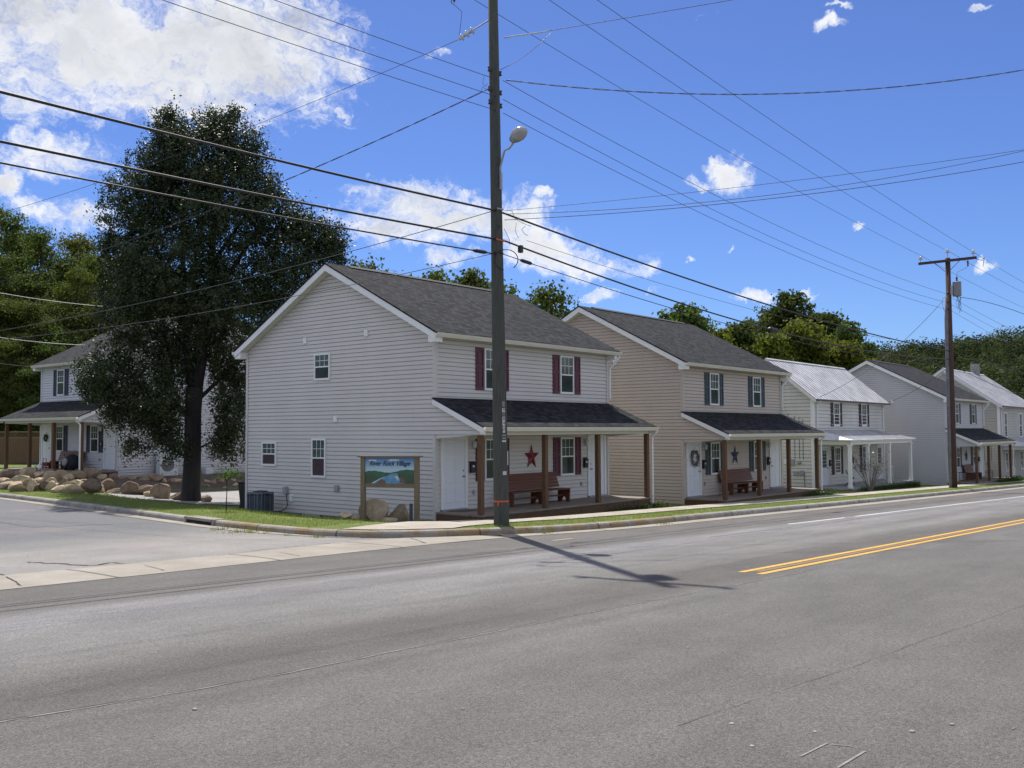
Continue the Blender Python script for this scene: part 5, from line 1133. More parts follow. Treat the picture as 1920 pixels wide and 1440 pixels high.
MB().tube([zat(P2, 1775, 556)-P2, zat(P2, 1768, 559)-P2, zat(P2, 1767, 567)-P2, zat(P2, 1769, 580)-P2, zat(P2, 1772, 585)-P2], .008, 4).build('jumper_wire', CABLE, g2)
# ------------------------------------------------------------------ cables
def cable(label, base, dr, pix, r, c=None, s0=None, s1=None, m_=None, group=None, twist=0, name='overhead_cable', n=40, boxes=()):
    """a cable hanging in the vertical plane through base along dr; pix fix its height, c is the sag curvature"""
    dr = Vector((dr[0], dr[1])).normalized(); pts = [on_plane(px, py, base, dr) for px, py in pix]
    S = [(p.x-base[0])*dr.x+(p.y-base[1])*dr.y for p in pts]; Z = [p.z for p in pts]
    if c is None and len(pts) > 2: co = np.polyfit(S, Z, 2)
    else:
        c = .0016 if c is None else c; co = np.polyfit(S, [z-c*s*s for s, z in zip(S, Z)], 1); co = np.array([c, co[0], co[1]])
    a = min(S) if s0 is None else s0; b = max(S) if s1 is None else s1
    L = []
    for i in range(n+1):
        s = a+(b-a)*i/n; L.append(Vector((base[0]+dr.x*s, base[1]+dr.y*s, float(np.polyval(co, s)))))
    mb = MB()
    if twist:
        nn_ = int((b-a)/.16); q = Vector((-dr.y, dr.x, 0))
        for ph in (0, PI):
            T = []
            for i in range(nn_+1):
                s = a+(b-a)*i/nn_; p = Vector((base[0]+dr.x*s, base[1]+dr.y*s, float(np.polyval(co, s)))); w = 2*PI*s/1.1+ph; T.append(p+q*math.cos(w)*twist+Vector((0, 0, 1))*math.sin(w)*twist)
            mb.tube(T, r, 5)
    else: mb.tube(L, r, 6)
    o = mb.build(name, m_ or CABLE, smooth=True, fix=False); tag(o, label, 'cable', group)
    for (px, ln, rad) in boxes:
        p = None
        for i in range(400):
            s = a+(b-a)*i/400; q = Vector((base[0]+dr.x*s, base[1]+dr.y*s, float(np.polyval(co, s)))); d = q-Vector(CAM); dd = d.dot(Vector(FW)); x = 960+F*d.dot(Vector(RT))/dd
            if abs(x-px) < 6: p = q; sl_ = 2*co[0]*s+co[1]; break
        if p: t = Vector((dr.x, dr.y, sl_)).normalized(); MB().lathe([(r*1.5, -ln*.62), (rad*.8, -ln*.5), (rad, -ln*.42), (rad, ln*.42), (rad*.8, ln*.5), (r*1.5, ln*.62)], p+t*0, 10, t).build('splice_case', BLACKM, o)
    return o
DL = (-36.06, 1.07)
GL = 'street cables left of the tall pole'; GR = 'street cables between the two poles'
cable('thick top telephone cable running left from the tall pole across the tree', P1, DL, ((0,172),(922,393)), .026, .0013, 0, 42, group=GL)
cable('thick middle telephone cable running left from the tall pole', P1, DL, ((0,265),(922,447)), .024, .0013, 0, 42, group=GL)
cable('lowest of the three black cables left of the tall pole, with a splice case', P1, DL, ((0,305),(922,475)), .017, .0013, 0, 42, group=GL, boxes=((898, .38, .045),))
cable('highest thin power wire running up left from the tall pole', P1, DL, ((515,0),(905,140)), .008, .0013, .12, 42, CABLEG, GL)
cable('middle thin power wire running up left from the tall pole', P1, DL, ((405,0),(882,165)), .008, .0013, .12, 42, CABLEG, GL)
cable('lowest thin power wire running up left from the tall pole', P1, DL, ((305,0),(905,199)), .008, .0013, .12, 42, CABLEG, GL)
DR = (P2.x-P1.x, P2.y-P1.y); LR = math.hypot(*DR)
cable('thick top telephone cable sagging from the tall pole to the brown pole', P1, DR, ((940,398),(1423,566),(1776,657)), .026, None, 0, LR, group=GR)
cable('thick middle telephone cable with a square splice case near the tan house roof', P1, DR, ((950,453),(1456,621),(1776,673)), .024, None, 0, LR, group=GR, boxes=((1454, .55, .10),))
cable('lowest black cable between the two poles with a splice case beside the tall pole', P1, DR, ((945,477),(1200,560),(1783,686)), .011, None, 0, LR, group=GR, boxes=((990, .38, .045),))
cable('thin messenger line under the top telephone cable ending at the tree behind the houses', P1, DR, ((1000,455),(1250,535),(1580,620)), .006, None, 1, LR, CABLEG, GR)
cable('highest thin power wire between the two poles', P1, DR, ((945,152),(1300,345),(1775,551)), .008, None, .12, LR, CABLEG, GR)
cable('middle thin power wire between the two poles', P1, DR, ((950,190),(1320,385),(1775,567)), .008, None, .12, LR, CABLEG, GR)
cable('lowest thin power wire between the two poles', P1, DR, ((955,218),(1300,393),(1775,580)), .008, None, .12, LR, CABLEG, GR)
off = lambda y, x=-.18: (P1.x+x, P1.y+y)
GP = 'primary wires on the crossarm tops'
cable('left primary wire passing behind the tall pole to the brown crossarm left end', off(1.35), DR, ((890,0),(1350,275),(1736,484)), .008, None, 0, LR, CABLEG, GP)
cable('centre primary wire slanting down to the pin on top of the brown pole', off(.1), DR, ((1030,0),(1500,310),(1779,472)), .008, None, 0, LR, CABLEG, GP)
cable('right primary wire slanting down to the right end of the brown crossarm', off(-1.2), DR, ((1120,0),(1500,262),(1832,477)), .008, None, 0, LR, CABLEG, GP)
for y, w in ((1.35, 'left'), (.1, 'centre'), (-1.2, 'right')):
    a = Vector((P1.x-.18, P1.y+y, AZ+.4 if y != .1 else HT1+.4)); b = Vector((P1.x-40, P1.y+y+1.2, AZ+.3)); mb = MB(); mb.tube([a.lerp(b, k/20)-Vector((0, 0, .9*4*(k/20)*(1-k/20))) for k in range(21)], .008, 5)
    tag(mb.build('overhead_cable', CABLEG, smooth=True, fix=False), w+' primary wire running left from the tall pole top', 'cable', GP)
DX = (13.5, -13.3)
GX_ = 'cables crossing the street from the tall pole'
cable('twisted service cable crossing high over the street to the upper right', P1, DX, ((948,150),(1300,176),(1920,131)), .008, None, .15, 22, CABLEG, GX_, twist=.012)
cable('highest thin telephone drop crossing the street in mid sky', P1, DX, ((945,395),(1300,361),(1700,311),(1920,281)), .006, None, .1, 22, CABLEG, GX_)
cable('middle telephone drop crossing the street in mid sky', P1, DX, ((960,396),(1190,399),(1700,319),(1920,287)), .007, None, .1, 22, CABLEG, GX_)
cable('lowest dark telephone drop crossing the street in mid sky', P1, DX, ((945,413),(1150,399),(1700,340),(1920,303)), .008, None, .1, 22, CABLE, GX_)
cable('primary tap line with a pale rod leaving the tall pole to the upper right', P1, DX, ((940,71),(1035,58),(1370,0)), .008, 0.001, .12, 22, CABLEG, GX_)
a = on_plane(947, 70, P1, DX); b = on_plane(1026, 59, P1, DX); MB().tube([a, b], .018, 6).build('insulated_rod', CERAM, bpy.data.objects[[o.name for o in COL.objects if o.name.startswith('overhead_cable')][-1]])
mb = MB(); mb.tube([on_plane(x, y, P1, DX) for x, y in ((1034,61),(1010,84),(985,104),(960,120),(938,131))], .007, 5); tag(mb.build('overhead_cable', CABLEG, smooth=True), 'short curved jumper from the pale rod down to the tall pole', 'cable')
DB = (-5.6, 30.); GB = 'cables along the side street from the tall pole'
cable('primary tap line from the triple insulator down to the far left', P1, DB, ((858,75),(475,236),(0,400)), .007, None, None, 42, CABLEG, GB)
cable('twisted service cable drooping left from the tall pole in front of the tree', P1, DB, ((903,173),(540,335),(200,467),(0,528)), .008, None, .1, 40, CABLE, GB, twist=.010)
cable('upper grey telephone cable sagging left above the gable roof', P1, DB, ((919,397),(700,460),(400,537),(100,602),(0,620)), .010, None, .1, 40, CABLEG, GB)
cable('lower grey telephone cable sagging left across the gable wall', P1, DB, ((919,477),(700,524),(500,567),(100,625),(0,637)), .009, None, .1, 40, CABLEG, GB)
SILV = mat('bare_aluminium_wire', (.42,.42,.40), .4, .5)
PLf = (-8.4, 26.5); GH_ = 'service drops to the side street house'
def drop(label, a, b, sag, r, m_, group=None):
    a = Vector(a); b = Vector(b); mb = MB(); mb.tube([a.lerp(b, k/24)-Vector((0, 0, sag*4*(k/24)*(1-k/24))) for k in range(25)], r, 5); return tag(mb.build('overhead_cable', m_, smooth=True, fix=False), label, 'cable', group)
drop('bright service drop entering at far left and fading behind the tree', pxat(-60, 538, 40), pxat(250, 578, 48), .15, .014, SILV, GH_)
drop('bright service drop ending on the roof of the bluish house', pxat(-60, 623, 40), pxat(160, 647, 46), .1, .014, SILV, GH_)
drop('lowest thin drop ending at the eave of the bluish house', pxat(-60, 670, 40), pxat(72, 688, 49), .08, .009, CABLEG, GH_)
# cables beyond the brown pole
DF = (40, -2.4); GF = 'power wires beyond the brown pole'; o2 = lambda y: (P2.x-.18, P2.y+y)
for w, y, pix in (('left', 1.32, ((1737,485),(1798,519),(1920,577))), ('centre', 0, ((1782,473),(1850,507),(1920,549))), ('right', -1.3, ((1835,479),(1880,502),(1920,530)))):
    cable(w+' primary wire running on right from the brown pole crossarm', o2(y), DF, pix[::2], .009, .0010, 0, 45, CABLEG, GF)
for w, pix in (('highest', ((1802,568),(1892,616))), ('middle', ((1800,580),(1876,621))), ('lowest', ((1800,592),(1850,621)))): cable(w+' secondary wire running on right from the brown pole', P2, DF, pix, .008, .0010, .2, 45, CABLEG, GF)
cable('dark twisted service cable drooping right from the brown pole transformer', P2, (20, -22), ((1800,557),(1860,569),(1920,589)), .014, None, .2, 22, CABLE)
cable('upper telephone cable running on right of the brown pole at roof height', P2, DF, ((1790,660),(1920,700)), .016, .0012, 0, 45, CABLE); cable('lower telephone cable running on right of the brown pole at roof height', P2, DF, ((1790,688),(1920,746)), .014, .0012, 0, 45, CABLE)
B1 = pxat(1766, 566, (P2-Vector(CAM)).dot(Vector(FW)))
h3c = wl(H3, .1, -.35, 4.75); h3r = wl(H3, 10.8, -.35, 4.7)
drop('service drop from the brown pole to the near eave corner of the tin roofed house', B1, h3c, .55, .013, CABLE, 'service drops to the tin roofed house')
p3 = zat(P2, 1776, 690); drop('low service drop from the brown pole to the tin roofed house far eave', p3, h3r, .2, .012, CABLE, 'service drops to the tin roofed house')
# ------------------------------------------------------------------ vegetation
rng = np.random.default_rng(12)
def leaf_obj(name, C, size, m_, parent=None, up=.35, aspect=.55, seed=0, N=None, jit=.55):
    rg = np.random.default_rng(seed); n = len(C); size = np.asarray(size)*rg.uniform(.65, 1.3, n)
    nrm = rg.normal(size=(n, 3))
    if N is None: nrm[:, 2] = np.abs(nrm[:, 2])+up
    else: nrm = nrm*jit+N
    nrm /= np.linalg.norm(nrm, axis=1)[:, None]
    a = rg.normal(size=(n, 3)); a -= nrm*(a*nrm).sum(1)[:, None]; a /= np.linalg.norm(a, axis=1)[:, None]; b = np.cross(nrm, a)
    s = size[:, None]; V = np.empty((n, 4, 3)); V[:, 0] = C-a*s*.5; V[:, 1] = C+b*s*aspect*.5-nrm*s*.08; V[:, 2] = C+a*s*.5; V[:, 3] = C-b*s*aspect*.5-nrm*s*.08
    me = bpy.data.meshes.new(name); me.vertices.add(4*n); me.vertices.foreach_set('co', V.reshape(-1)); me.loops.add(4*n); me.loops.foreach_set('vertex_index', np.arange(4*n, dtype=np.int32))
    me.polygons.add(n); me.polygons.foreach_set('loop_start', np.arange(0, 4*n, 4, dtype=np.int32)); me.polygons.foreach_set('loop_total', np.full(n, 4, dtype=np.int32)); me.update(calc_edges=True); me.materials.append(m_)
    o = bpy.data.objects.new(name, me); COL.objects.link(o)
    if parent: o.parent = parent
    return o
def sprays(blobs, per, nsub, rsub, rg, shell=.55, droop=0):
    """leaf centres: every blob (centre, radii) gets nsub*volume twigs, each twig a little cloud of leaves"""
    out = []; tw = []; nn_ = []
    for (c, r, k) in blobs:
        n = max(3, int(nsub*k)); d = rg.normal(size=(n, 3)); d /= np.linalg.norm(d, axis=1)[:, None]; t = shell+(1-shell)*rg.random(n)**.6; t = np.where(rg.random(n) < .14, t*1.16, t); t = np.where(rg.random(n) < .22, t*.55, t)
        P = np.array(c)+d*t[:, None]*np.array(r); tw.append(P)
        for p, dd in zip(P, d):
            m_ = int(per*rg.uniform(.5, 1.5)); q = rg.normal(size=(m_, 3))*rsub*rg.uniform(.6, 1.4); q[:, 2] *= .6
            if droop > .2 and rg.random() < .45: q[:, :2] *= .5; q[:, 2] = q[:, 2]*2.4-.12
            if droop: q[:, 2] -= np.abs(q[:, 0]+q[:, 1])*droop
            out.append(p+q); o_ = q/rsub*.75+dd*.55+np.array((0, 0, .45)); nn_.append(o_/np.maximum(np.linalg.norm(o_, axis=1), .2)[:, None])
    return np.concatenate(out), np.concatenate(tw), np.concatenate(nn_)
# the big dark tree on the corner
TB = pxat(360, 944, 39.2); TB.z = lawn(TB.x, TB.y); Dt = (TB-Vector(CAM)).dot(Vector(FW)); ppm = F/Dt
bt = thing('broadleaf_tree', 'big dark broadleaf tree with forked trunk on the lawn of the side street', 'tree', TB)
RTv = Vector((RT[0], RT[1], 0)).normalized(); FWv = Vector((FW[0], FW[1], 0)).normalized()
def tp(px, py, dep=0.): v = RTv*((px-360)/ppm)+Vector((0, 0, (944-py)/ppm))+FWv*dep; k = 1+dep/Dt; return (v.x*1., v.y*1., v.z)
crown_blobs = []
def cb(px, py, rx, rz, dep=0, rd=None, k=1.):
    crown_blobs.append((tp(px, py, dep), (rx/ppm, (rd or rx)/ppm, rz/ppm), k))
LEAFD = m_leaf('dark_tree_leaves', (.013,.021,.008), (.050,.070,.025), .16, .5, .3)
for a in ((310,236,38,40,0,36,.8),(395,230,44,38,.3,40,.9),(350,290,95,70,0,90,2.4),(455,285,44,55,-.3,50,1.2),(275,300,58,60,.5,50,1.3),(250,390,66,70,-.5,70,1.8),(330,400,95,90,.8,100,3.0),(430,390,95,90,-.7,100,3.0),(500,400,58,66,.3,60,1.5),(560,425,44,45,0,50,1.),(600,462,38,42,.4,44,.9),(235,480,56,60,.6,60,1.5),
          (330,520,110,90,-.8,110,3.2),(450,510,100,80,.8,110,3.0),(545,505,70,58,-.4,70,1.8),(255,580,66,70,-1,70,1.7),(350,620,95,75,1.,100,2.4),(450,590,90,70,-.8,90,2.0),(505,575,55,45,.6,60,1.0),(270,660,72,60,.4,80,1.6),(210,700,52,50,-.6,60,1.1),(180,725,36,34,0,40,.55),(240,765,60,45,.4,60,1.1),(310,740,60,60,-1.2,60,1.1),(290,805,52,28,.2,50,.7),(335,838,30,18,-.5,34,.3),
          (420,700,42,50,.8,50,.8),(440,770,36,50,-.6,50,.65),(425,832,42,36,.2,40,.6),(395,655,50,50,0,60,.8),(250,835,34,14,.4,34,.25),(480,640,30,34,.8,30,.35)): cb(*a)
rg = np.random.default_rng(5)
for a in ((320,690,50,45,.5,60,.6),(285,770,60,40,.8,50,.55),(430,800,30,42,-.2,34,.35),(450,720,28,46,.2,34,.35),(380,300,70,70,0,60,.8),(300,350,60,60,.3,60,.8),(480,340,40,50,0,40,.6),(610,440,34,36,.2,34,.5),(160,720,24,22,0,24,.25),(215,770,30,24,.3,24,.3),(635,470,18,26,0,20,.2),(190,450,26,34,0,26,.3),(430,205,14,18,0,14,.12),(300,205,16,16,0,14,.12)): cb(*a)
Cn, tw, Nn = sprays(crown_blobs, 42, 104, .20, rg, .45, .25)
leaf_obj('crown', Cn, .125, LEAFD, bt, .25, .5, 1, Nn)
mb = MB()
def limb(mb, pts, r0, r1): n = len(pts); L = catmull([Vector(p) for p in pts], .4) if False else [Vector(p) for p in pts]; mb.tube(L, [r0+(r1-r0)*i/(n-1) for i in range(n)], 9)
mb.tube([tp(358, 962), tp(357, 946), tp(358, 925), tp(360, 860), tp(360, 780), tp(362, 730)], [.56, .46, .38, .34, .33, .35], 14)
for pts, r0, r1 in (((( 362,740,0),(350,690,.1),(340,620,.2),(335,520,.2),(330,400,.3),(318,260,.2)), .24, .04), (((365,740,0),(378,680,-.2),(385,600,-.3),(395,500,-.3),(400,380,0),(398,250,.2)), .25, .04), (((340,620,.2),(300,540,.6),(270,440,.6),(262,340,.5)), .12, .03), (((385,600,-.3),(430,520,-.5),(480,440,-.3),(550,420,0)), .13, .03),
    (((360,800,0),(330,760,-.2),(280,730,-.5),(210,700,-.6)), .10, .02), (((362,760,0),(400,720,.3),(430,690,.6),(450,640,.5)), .10, .02), (((360,850,0),(390,835,.1),(430,820,.2)), .05, .012), (((395,500,-.3),(450,400,.4),(455,290,-.2)), .09, .02), (((350,690,.1),(300,650,.4),(250,580,-.4)), .09, .02), (((395,560,-.2),(470,560,.3),(590,470,.4)), .09, .02), (((360,870,0),(325,845,-.2),(290,815,0)), .05, .012), (((330,400,.3),(280,340,.3),(272,290,.5)), .07, .02)):
    limb(mb, [tp(*q) for q in pts], r0, r1)
tw_s = tw[rg.choice(len(tw), 260, replace=False)]
anch = [Vector(tp(*q)) for q in ((335,520,.2),(330,400,.3),(395,500,-.3),(400,380,0),(270,440,.6),(480,440,-.3),(340,620,.2),(385,600,-.3),(280,730,-.5),(430,690,.6),(450,400,.4),(550,420,0),(300,650,.4),(430,820,.2),(325,845,-.2))]
for t in tw_s:
    t = Vector(t); a = min(anch, key=lambda q: (q-t).length); m_ = a.lerp(t, .5)+Vector((0, 0, .25)); mb.tube([a, m_, t], [.035, .02, .007], 4, False)
mb.build('trunk', BARK, bt, smooth=True, fix=False)
# prototypes for the trees behind: crown about 1 m unit scaled in metres
def tree_proto(name, label, loc, h, wdt, m_, seed, leaf=.3, per=38, ns=32, trunk=True, cat='tree', group=None, crown0=.28, rs=.42):
    rg = np.random.default_rng(seed); g = thing(name, label, cat, loc, 0, group); bl = []
    nb = 13
    for k in range(nb):
        t = k/(nb-1); z = h*(crown0+(1-crown0-.09)*t); w = wdt*.5*math.sin(PI*(.22+.60*t))**.6; a = k*2.4+rg.uniform(-.4, .4); rr_ = w*.58
        bl.append(((math.cos(a)*w*.55, math.sin(a)*w*.55, z+rg.uniform(-.3, .3)), (rr_, rr_, rr_*.75), rr_*rr_/2.2))
    C_, tw_, N_ = sprays(bl, per, ns, rs, rg, .5, .1); leaf_obj('crown', C_, leaf, m_, g, .3, .7, seed, N_)
    mb = MB(); mb.tube([(0, 0, -1.5), (.05, 0, h*.3), (.1, .1, h*.6), (0, 0, h*.88)], [h*.022, h*.017, h*.011, h*.003], 8)
    for b in bl: c = Vector(b[0]); mb.tube([(.05, 0, c.z*.62), (c.x*.5, c.y*.5, c.z*.85), tuple(c)], [h*.008, h*.005, h*.002], 5, False)
    mb.build('trunk', BARK, g, smooth=True, fix=False); return g
LG1 = m_leaf('green_leaves', (.038,.056,.016), (.130,.160,.044), .34, .65, .05); LG2 = m_leaf('yellow_green_leaves', (.062,.076,.014), (.165,.175,.040), .36, .65, .05); LG3 = m_leaf('deep_green_leaves', (.034,.052,.016), (.110,.140,.044), .34, .65, .05)
def place(px, ptop, dist, w_px, m_, seed, label, group=None, cr=.28, name='background_tree', proto=None, base=None, leaf=None, ns=32):
    P = pxat(px, ptop, dist); zb = NN(P.x, P.y) if base is None else base; h = P.z-zb; w = w_px*dist/F
    if proto is None: return tree_proto(name, label, (P.x, P.y, zb), h, w, m_, seed, leaf or .0040*dist, group=group, crown0=cr, ns=ns)
    g, h0, w0 = proto; return dup(g, (P.x, P.y, zb), seed*1.3, (w/w0, w/w0, h/h0), label=label, group=group)
GM = 'trees behind the row of houses'
place(690, 478, 62, 150, LG1, 21, 'tree showing just above the ridge of the off-white house, left part', GM, .5)
place(820, 492, 70, 110, LG1, 22, 'loose tree top above the roof just left of the tall pole', GM, .5)
place(880, 488, 74, 110, LG1, 23, 'green tree top directly behind the tall pole', GM, .5)
place(960, 518, 76, 70, LG3, 24, 'small tree top right of the tall pole above the roof', GM, .5)
place(1035, 526, 66, 150, LG3, 25, 'dense dark tree between the off-white and the tan house', GM, .2, ns=34)
place(1278, 558, 92, 110, LG3, 26, 'round dark tree above the ridge of the tan house', GM, .3)
place(1335, 602, 96, 90, LG2, 27, 'low yellowish tree above the tan roof slope', GM, .2)
place(1395, 600, 100, 120, LG3, 28, 'dark green tree left of the tall ragged tree', GM, .2)
place(1475, 557, 112, 190, LG3, 29, 'tall ragged dark green tree behind the tan house roof', GM, .3, ns=17)
place(1545, 575, 112, 130, LG3, 30, 'dark tree rising right of the tall ragged tree', GM, .3)
place(1500, 610, 98, 170, LG2, 31, 'bright yellow green tree above the tin roof', GM, .15, ns=36)
place(1585, 605, 104, 110, LG3, 32, 'dark tree at the right edge of the tree group over the tin roof', GM, .2)
place(1440, 620, 96, 110, LG2, 33, 'yellow green tree left of the brightest one above the tan eave', GM, .15)
place(1580, 640, 96, 130, LG2, 37, 'low yellow green tree over the tin roof ridge', GM, .1)
# sapling and bare bush
p = hit(424, 958, lawn); g = thing('sapling', 'thin sapling with a tuft of leaves beside the black trash bin', 'tree', (p.x, p.y, p.z)); sc_ = (p-Vector(CAM)).dot(Vector(FW))/F
hS = 74*sc_; C_, t_, N_ = sprays([((.0, .1, hS*.93), (.34, .30, .20), 1), ((.2, -.1, hS*.86), (.2, .2, .14), .5)], 10, 12, .09, np.random.default_rng(3), .3); leaf_obj('crown', C_, .10, m_leaf('sapling_leaves', (.03,.06,.015), (.09,.14,.035), .3), g, .3, .5, 3)
mb = MB(); mb.tube([(0, 0, -.1), (.02, 0, hS*.5), (0, 0, hS)], [.018, .014, .008], 5)
for t in t_[::3]: mb.tube([(0, 0, hS*.75), tuple(t)], [.006, .002], 4, False)
mb.build('trunk', BARK, g, fix=False)
p = hit(1632, 921, lawn); g = thing('bare_bush', 'bare branching bush before the porch of the tin roofed house', 'bush', (p.x, p.y, p.z)); sc_ = (p-Vector(CAM)).dot(Vector(FW))/F
rnd = random.Random(8); mb = MB(); tips = []
for k in range(22):
    a = rnd.uniform(0, 2*PI); sp = rnd.uniform(.25, 1.)*34*sc_; h = rnd.uniform(.55, 1.)*72*sc_; q = Vector((math.cos(a)*sp, math.sin(a)*sp, h)); m_ = Vector((q.x*.45, q.y*.45, h*.55)); mb.tube([(q.x*.06, q.y*.06, -.05), m_, q], [.028, .018, .006], 5, False); tips.append(q)
    for j in range(4): d = Vector((rnd.uniform(-.4, .4), rnd.uniform(-.4, .4), rnd.uniform(.1, .5))); b0 = m_.lerp(q, rnd.random()); mb.tube([b0, b0+d], [.009, .003], 4, False); tips.append(b0+d)
mb.build('branches', mat('pale_twigs', (.20,.18,.16), .9, var=.3), g, fix=False)
C_ = np.array([t+Vector((rnd.gauss(0, .05), rnd.gauss(0, .05), rnd.gauss(0, .05))) for t in tips for _ in range(4)]); leaf_obj('dry_leaves', C_, .07, m_leaf('dry_leaf', (.07,.06,.04), (.20,.19,.15), .2), g, .2, .5, 4)
MB().lathe([(.01, 0), (.05, .02), (.055, .06), (.01, .1)], (.25, -.1, 70*sc_), 8).build('blossom', WHITE, g)
# dark ground cover along the porch skirts
def hedge(label, H, x0, x1, y, hgt, seed, name='ground_plant'):
    rg = np.random.default_rng(seed); n = int((x1-x0)*420); X = rg.uniform(x0, x1, n); Y = y+rg.normal(0, .10, n); Zh = np.abs(rg.normal(0, hgt*.45, n)); P = []
    for a, b, c in zip(X, Y, Zh): q = wl(H, a, b, 0); P.append((q.x, q.y, lawn(q.x, q.y)+c+.02))
    o = leaf_obj(name, np.array(P), .09, MATS['weed_leaves'], None, .3, .4, seed); return tag(o, label, 'plant')
m_leaf('weed_leaves', (.025,.045,.015), (.07,.11,.035), .25)
hedge('low creeping weeds along the porch skirt of the burgundy shuttered house', H1, 6.0, 9.3, -2.0, .22, 41)
hedge('dark low weeds along the right end of the tan house porch', H2, 6.6, 9.4, -2.0, .22, 42)
hedge('dark low planting along the porch of the tin roofed house', H3, .6, 9.9, -2.25, .28, 43)
hedge('low planting with pale stones along the pale grey house porch', H4, 3.2, 9.4, -2.1, .30, 44)
bpy.context.view_layer.update()
for px, py, nm in ((1495, 929, 'left'), (1540, 926, 'right')):
    p = hit(px, py, lawn); o = MB().box(-.42, -.16, -.12, .42, .16, .10).build('concrete_step', WALKC, loc=p, bevel=.02); tag(o, nm+' one of two low concrete slabs before the tin roofed house', 'step', 'low concrete slabs by the old house walk')
# grass blades on the near verge and weeds in the gutter
def blades(name, P, hgt, wd, m_, seed):
    rg = np.random.default_rng(seed); n = len(P); a = rg.uniform(0, 2*PI, n); h = hgt*rg.uniform(.5, 1.5, n); V = np.empty((n, 3, 3)); w = wd*.5
    ln = rg.normal(0, .35, (n, 2))*h[:, None]
    V[:, 0] = P+np.stack([np.cos(a)*w, np.sin(a)*w, -0.01+0*a], 1); V[:, 1] = P-np.stack([np.cos(a)*w, np.sin(a)*w, 0.01+0*a], 1); V[:, 2] = P+np.stack([ln[:, 0], ln[:, 1], h], 1)
    me = bpy.data.meshes.new(name); me.vertices.add(3*n); me.vertices.foreach_set('co', V.reshape(-1)); me.loops.add(3*n); me.loops.foreach_set('vertex_index', np.arange(3*n, dtype=np.int32)); me.polygons.add(n); me.polygons.foreach_set('loop_start', np.arange(0, 3*n, 3, dtype=np.int32)); me.polygons.foreach_set('loop_total', np.full(n, 3, dtype=np.int32)); me.update(calc_edges=True); me.materials.append(m_)
    o = bpy.data.objects.new(name, me); COL.objects.link(o); return o
GRB = m_leaf('grass_blades', (.105,.140,.036), (.24,.275,.105), .4, .6, .12)
rg = np.random.default_rng(9); P = []
swk = lambda x: ky(x)+1.22
LUT = {}
def lawn_q(x, y):
    k = (round(x*2), round(y*4))
    if k not in LUT: LUT[k] = lawn(k[0]/2, k[1]/4)
    return LUT[k]
for i in range(len(KB)-1):
    a = KB[i]; b = KB[i+1]; 
    if a.x > 60 or a.y > 30: continue
    t = (b-a); L = t.length; t = t.normalized(); q = Vector((-t.y, t.x))
    dist = math.hypot(a.x-CAM[0], a.y-CAM[1]); side_ = a.y > -.8
    width = 3.6 if side_ else max(0, (swk(a.x)-a.y))
    if not side_ and a.x < -3.2: continue
    width = min(width, 1.2) if not side_ else width
    dn = 420*(22/dist)**1.2; n = int(L*width*dn)
    for _ in range(n):
        u_ = rg.random()*L; w_ = width*rg.random()**1.1; x = a.x+t.x*u_+q.x*w_; y = a.y+t.y*u_+q.y*w_
        if side_ and x > -.15 and y < 9.2: continue
        P.append((x, y, lawn_q(x, y)))
for x0, x1, y0, y1, n in ((21.2, 26, -3.4, .5, 2500), (38.5, 41.2, -4.2, -1, 1500), (8.9, 12, -2.9, -1.2, 1800), (2.5, 9, -3.1, -2.3, 2600), (12.2, 21, -3.5, -2.9, 2200)):
    for _ in range(n): x = rg.uniform(x0, x1); y = rg.uniform(y0, y1); P.append((x, y, lawn_q(x, y)))
tag(blades('grass', np.array(P), .055, .011, GRB, 2), 'short green grass on the verge between kerb and sidewalk and on the corner lawn', 'grass', kind='stuff')
P = []
for px, py, n, s in ((418,993,90,.12),(450,998,110,.16),(470,999,70,.1),(500,1000,30,.06),(600,1008,40,.06),(1025,1001,60,.09),(1245,984,50,.08),(540,1004,20,.05),(1365,940,30,.06)):
    c = hit(px, py, street)
    for _ in range(n): x = c.x+rg.normal(0, s*1.7); y = c.y+rg.normal(0, s*.7); P.append((x, y, street(x, y)))
tag(blades('gutter_weeds', np.array(P), .10, .012, m_leaf('weed_blades', (.10,.14,.03), (.27,.28,.09), .3), 3), 'straggly weeds growing in the gutter joint at the corner', 'weeds', kind='stuff')
# ------------------------------------------------------------------ wooded hills
def prof(az):    # height of the hill crest seen from the street, by azimuth in degrees from +y towards +x
    return float(np.interp(az, [-60, -10, 15, 22, 30, 42, 60, 74, 79, 84, 95, 130], [30, 34, 36, 34, 30, 25, 19, 24.5, 27, 32, 36, 34]))
HR = [(130, .0), (170, .10), (215, .40), (262, .74), (310, .97), (340, 1.0), (400, .8), (600, .6)]
azs = list(range(-60, 131, 2)); mb = MB(); nA = len(azs)
def hill_h(az, r): return -3.5*max(0, min(1, (az-30)/40))+prof(az)*float(np.interp(r, [k[0] for k in HR], [k[1] for k in HR]))*.85+3*mnoise.noise(Vector((az*.12, r*.01, 0)))*min(1, (r-130)/60)-1.2*(r < 131)
def hp_(az, r): a = math.radians(az); return (CAM[0]+math.sin(a)*r, CAM[1]+math.cos(a)*r, hill_h(az, r))
mb.v = [hp_(az, r) for r, _ in HR for az in azs]; mb.f = [(i*nA+j, i*nA+j+1, (i+1)*nA+j+1, (i+1)*nA+j) for i in range(len(HR)-1) for j in range(nA-1)]
tag(mb.build('hills', mat('forest_floor', (.030,.045,.018), .95, col2=(.02,.028,.014), scale=.1), smooth=True), kind='structure')
rg = np.random.default_rng(77); C_ = []; S_ = []; N_ = []
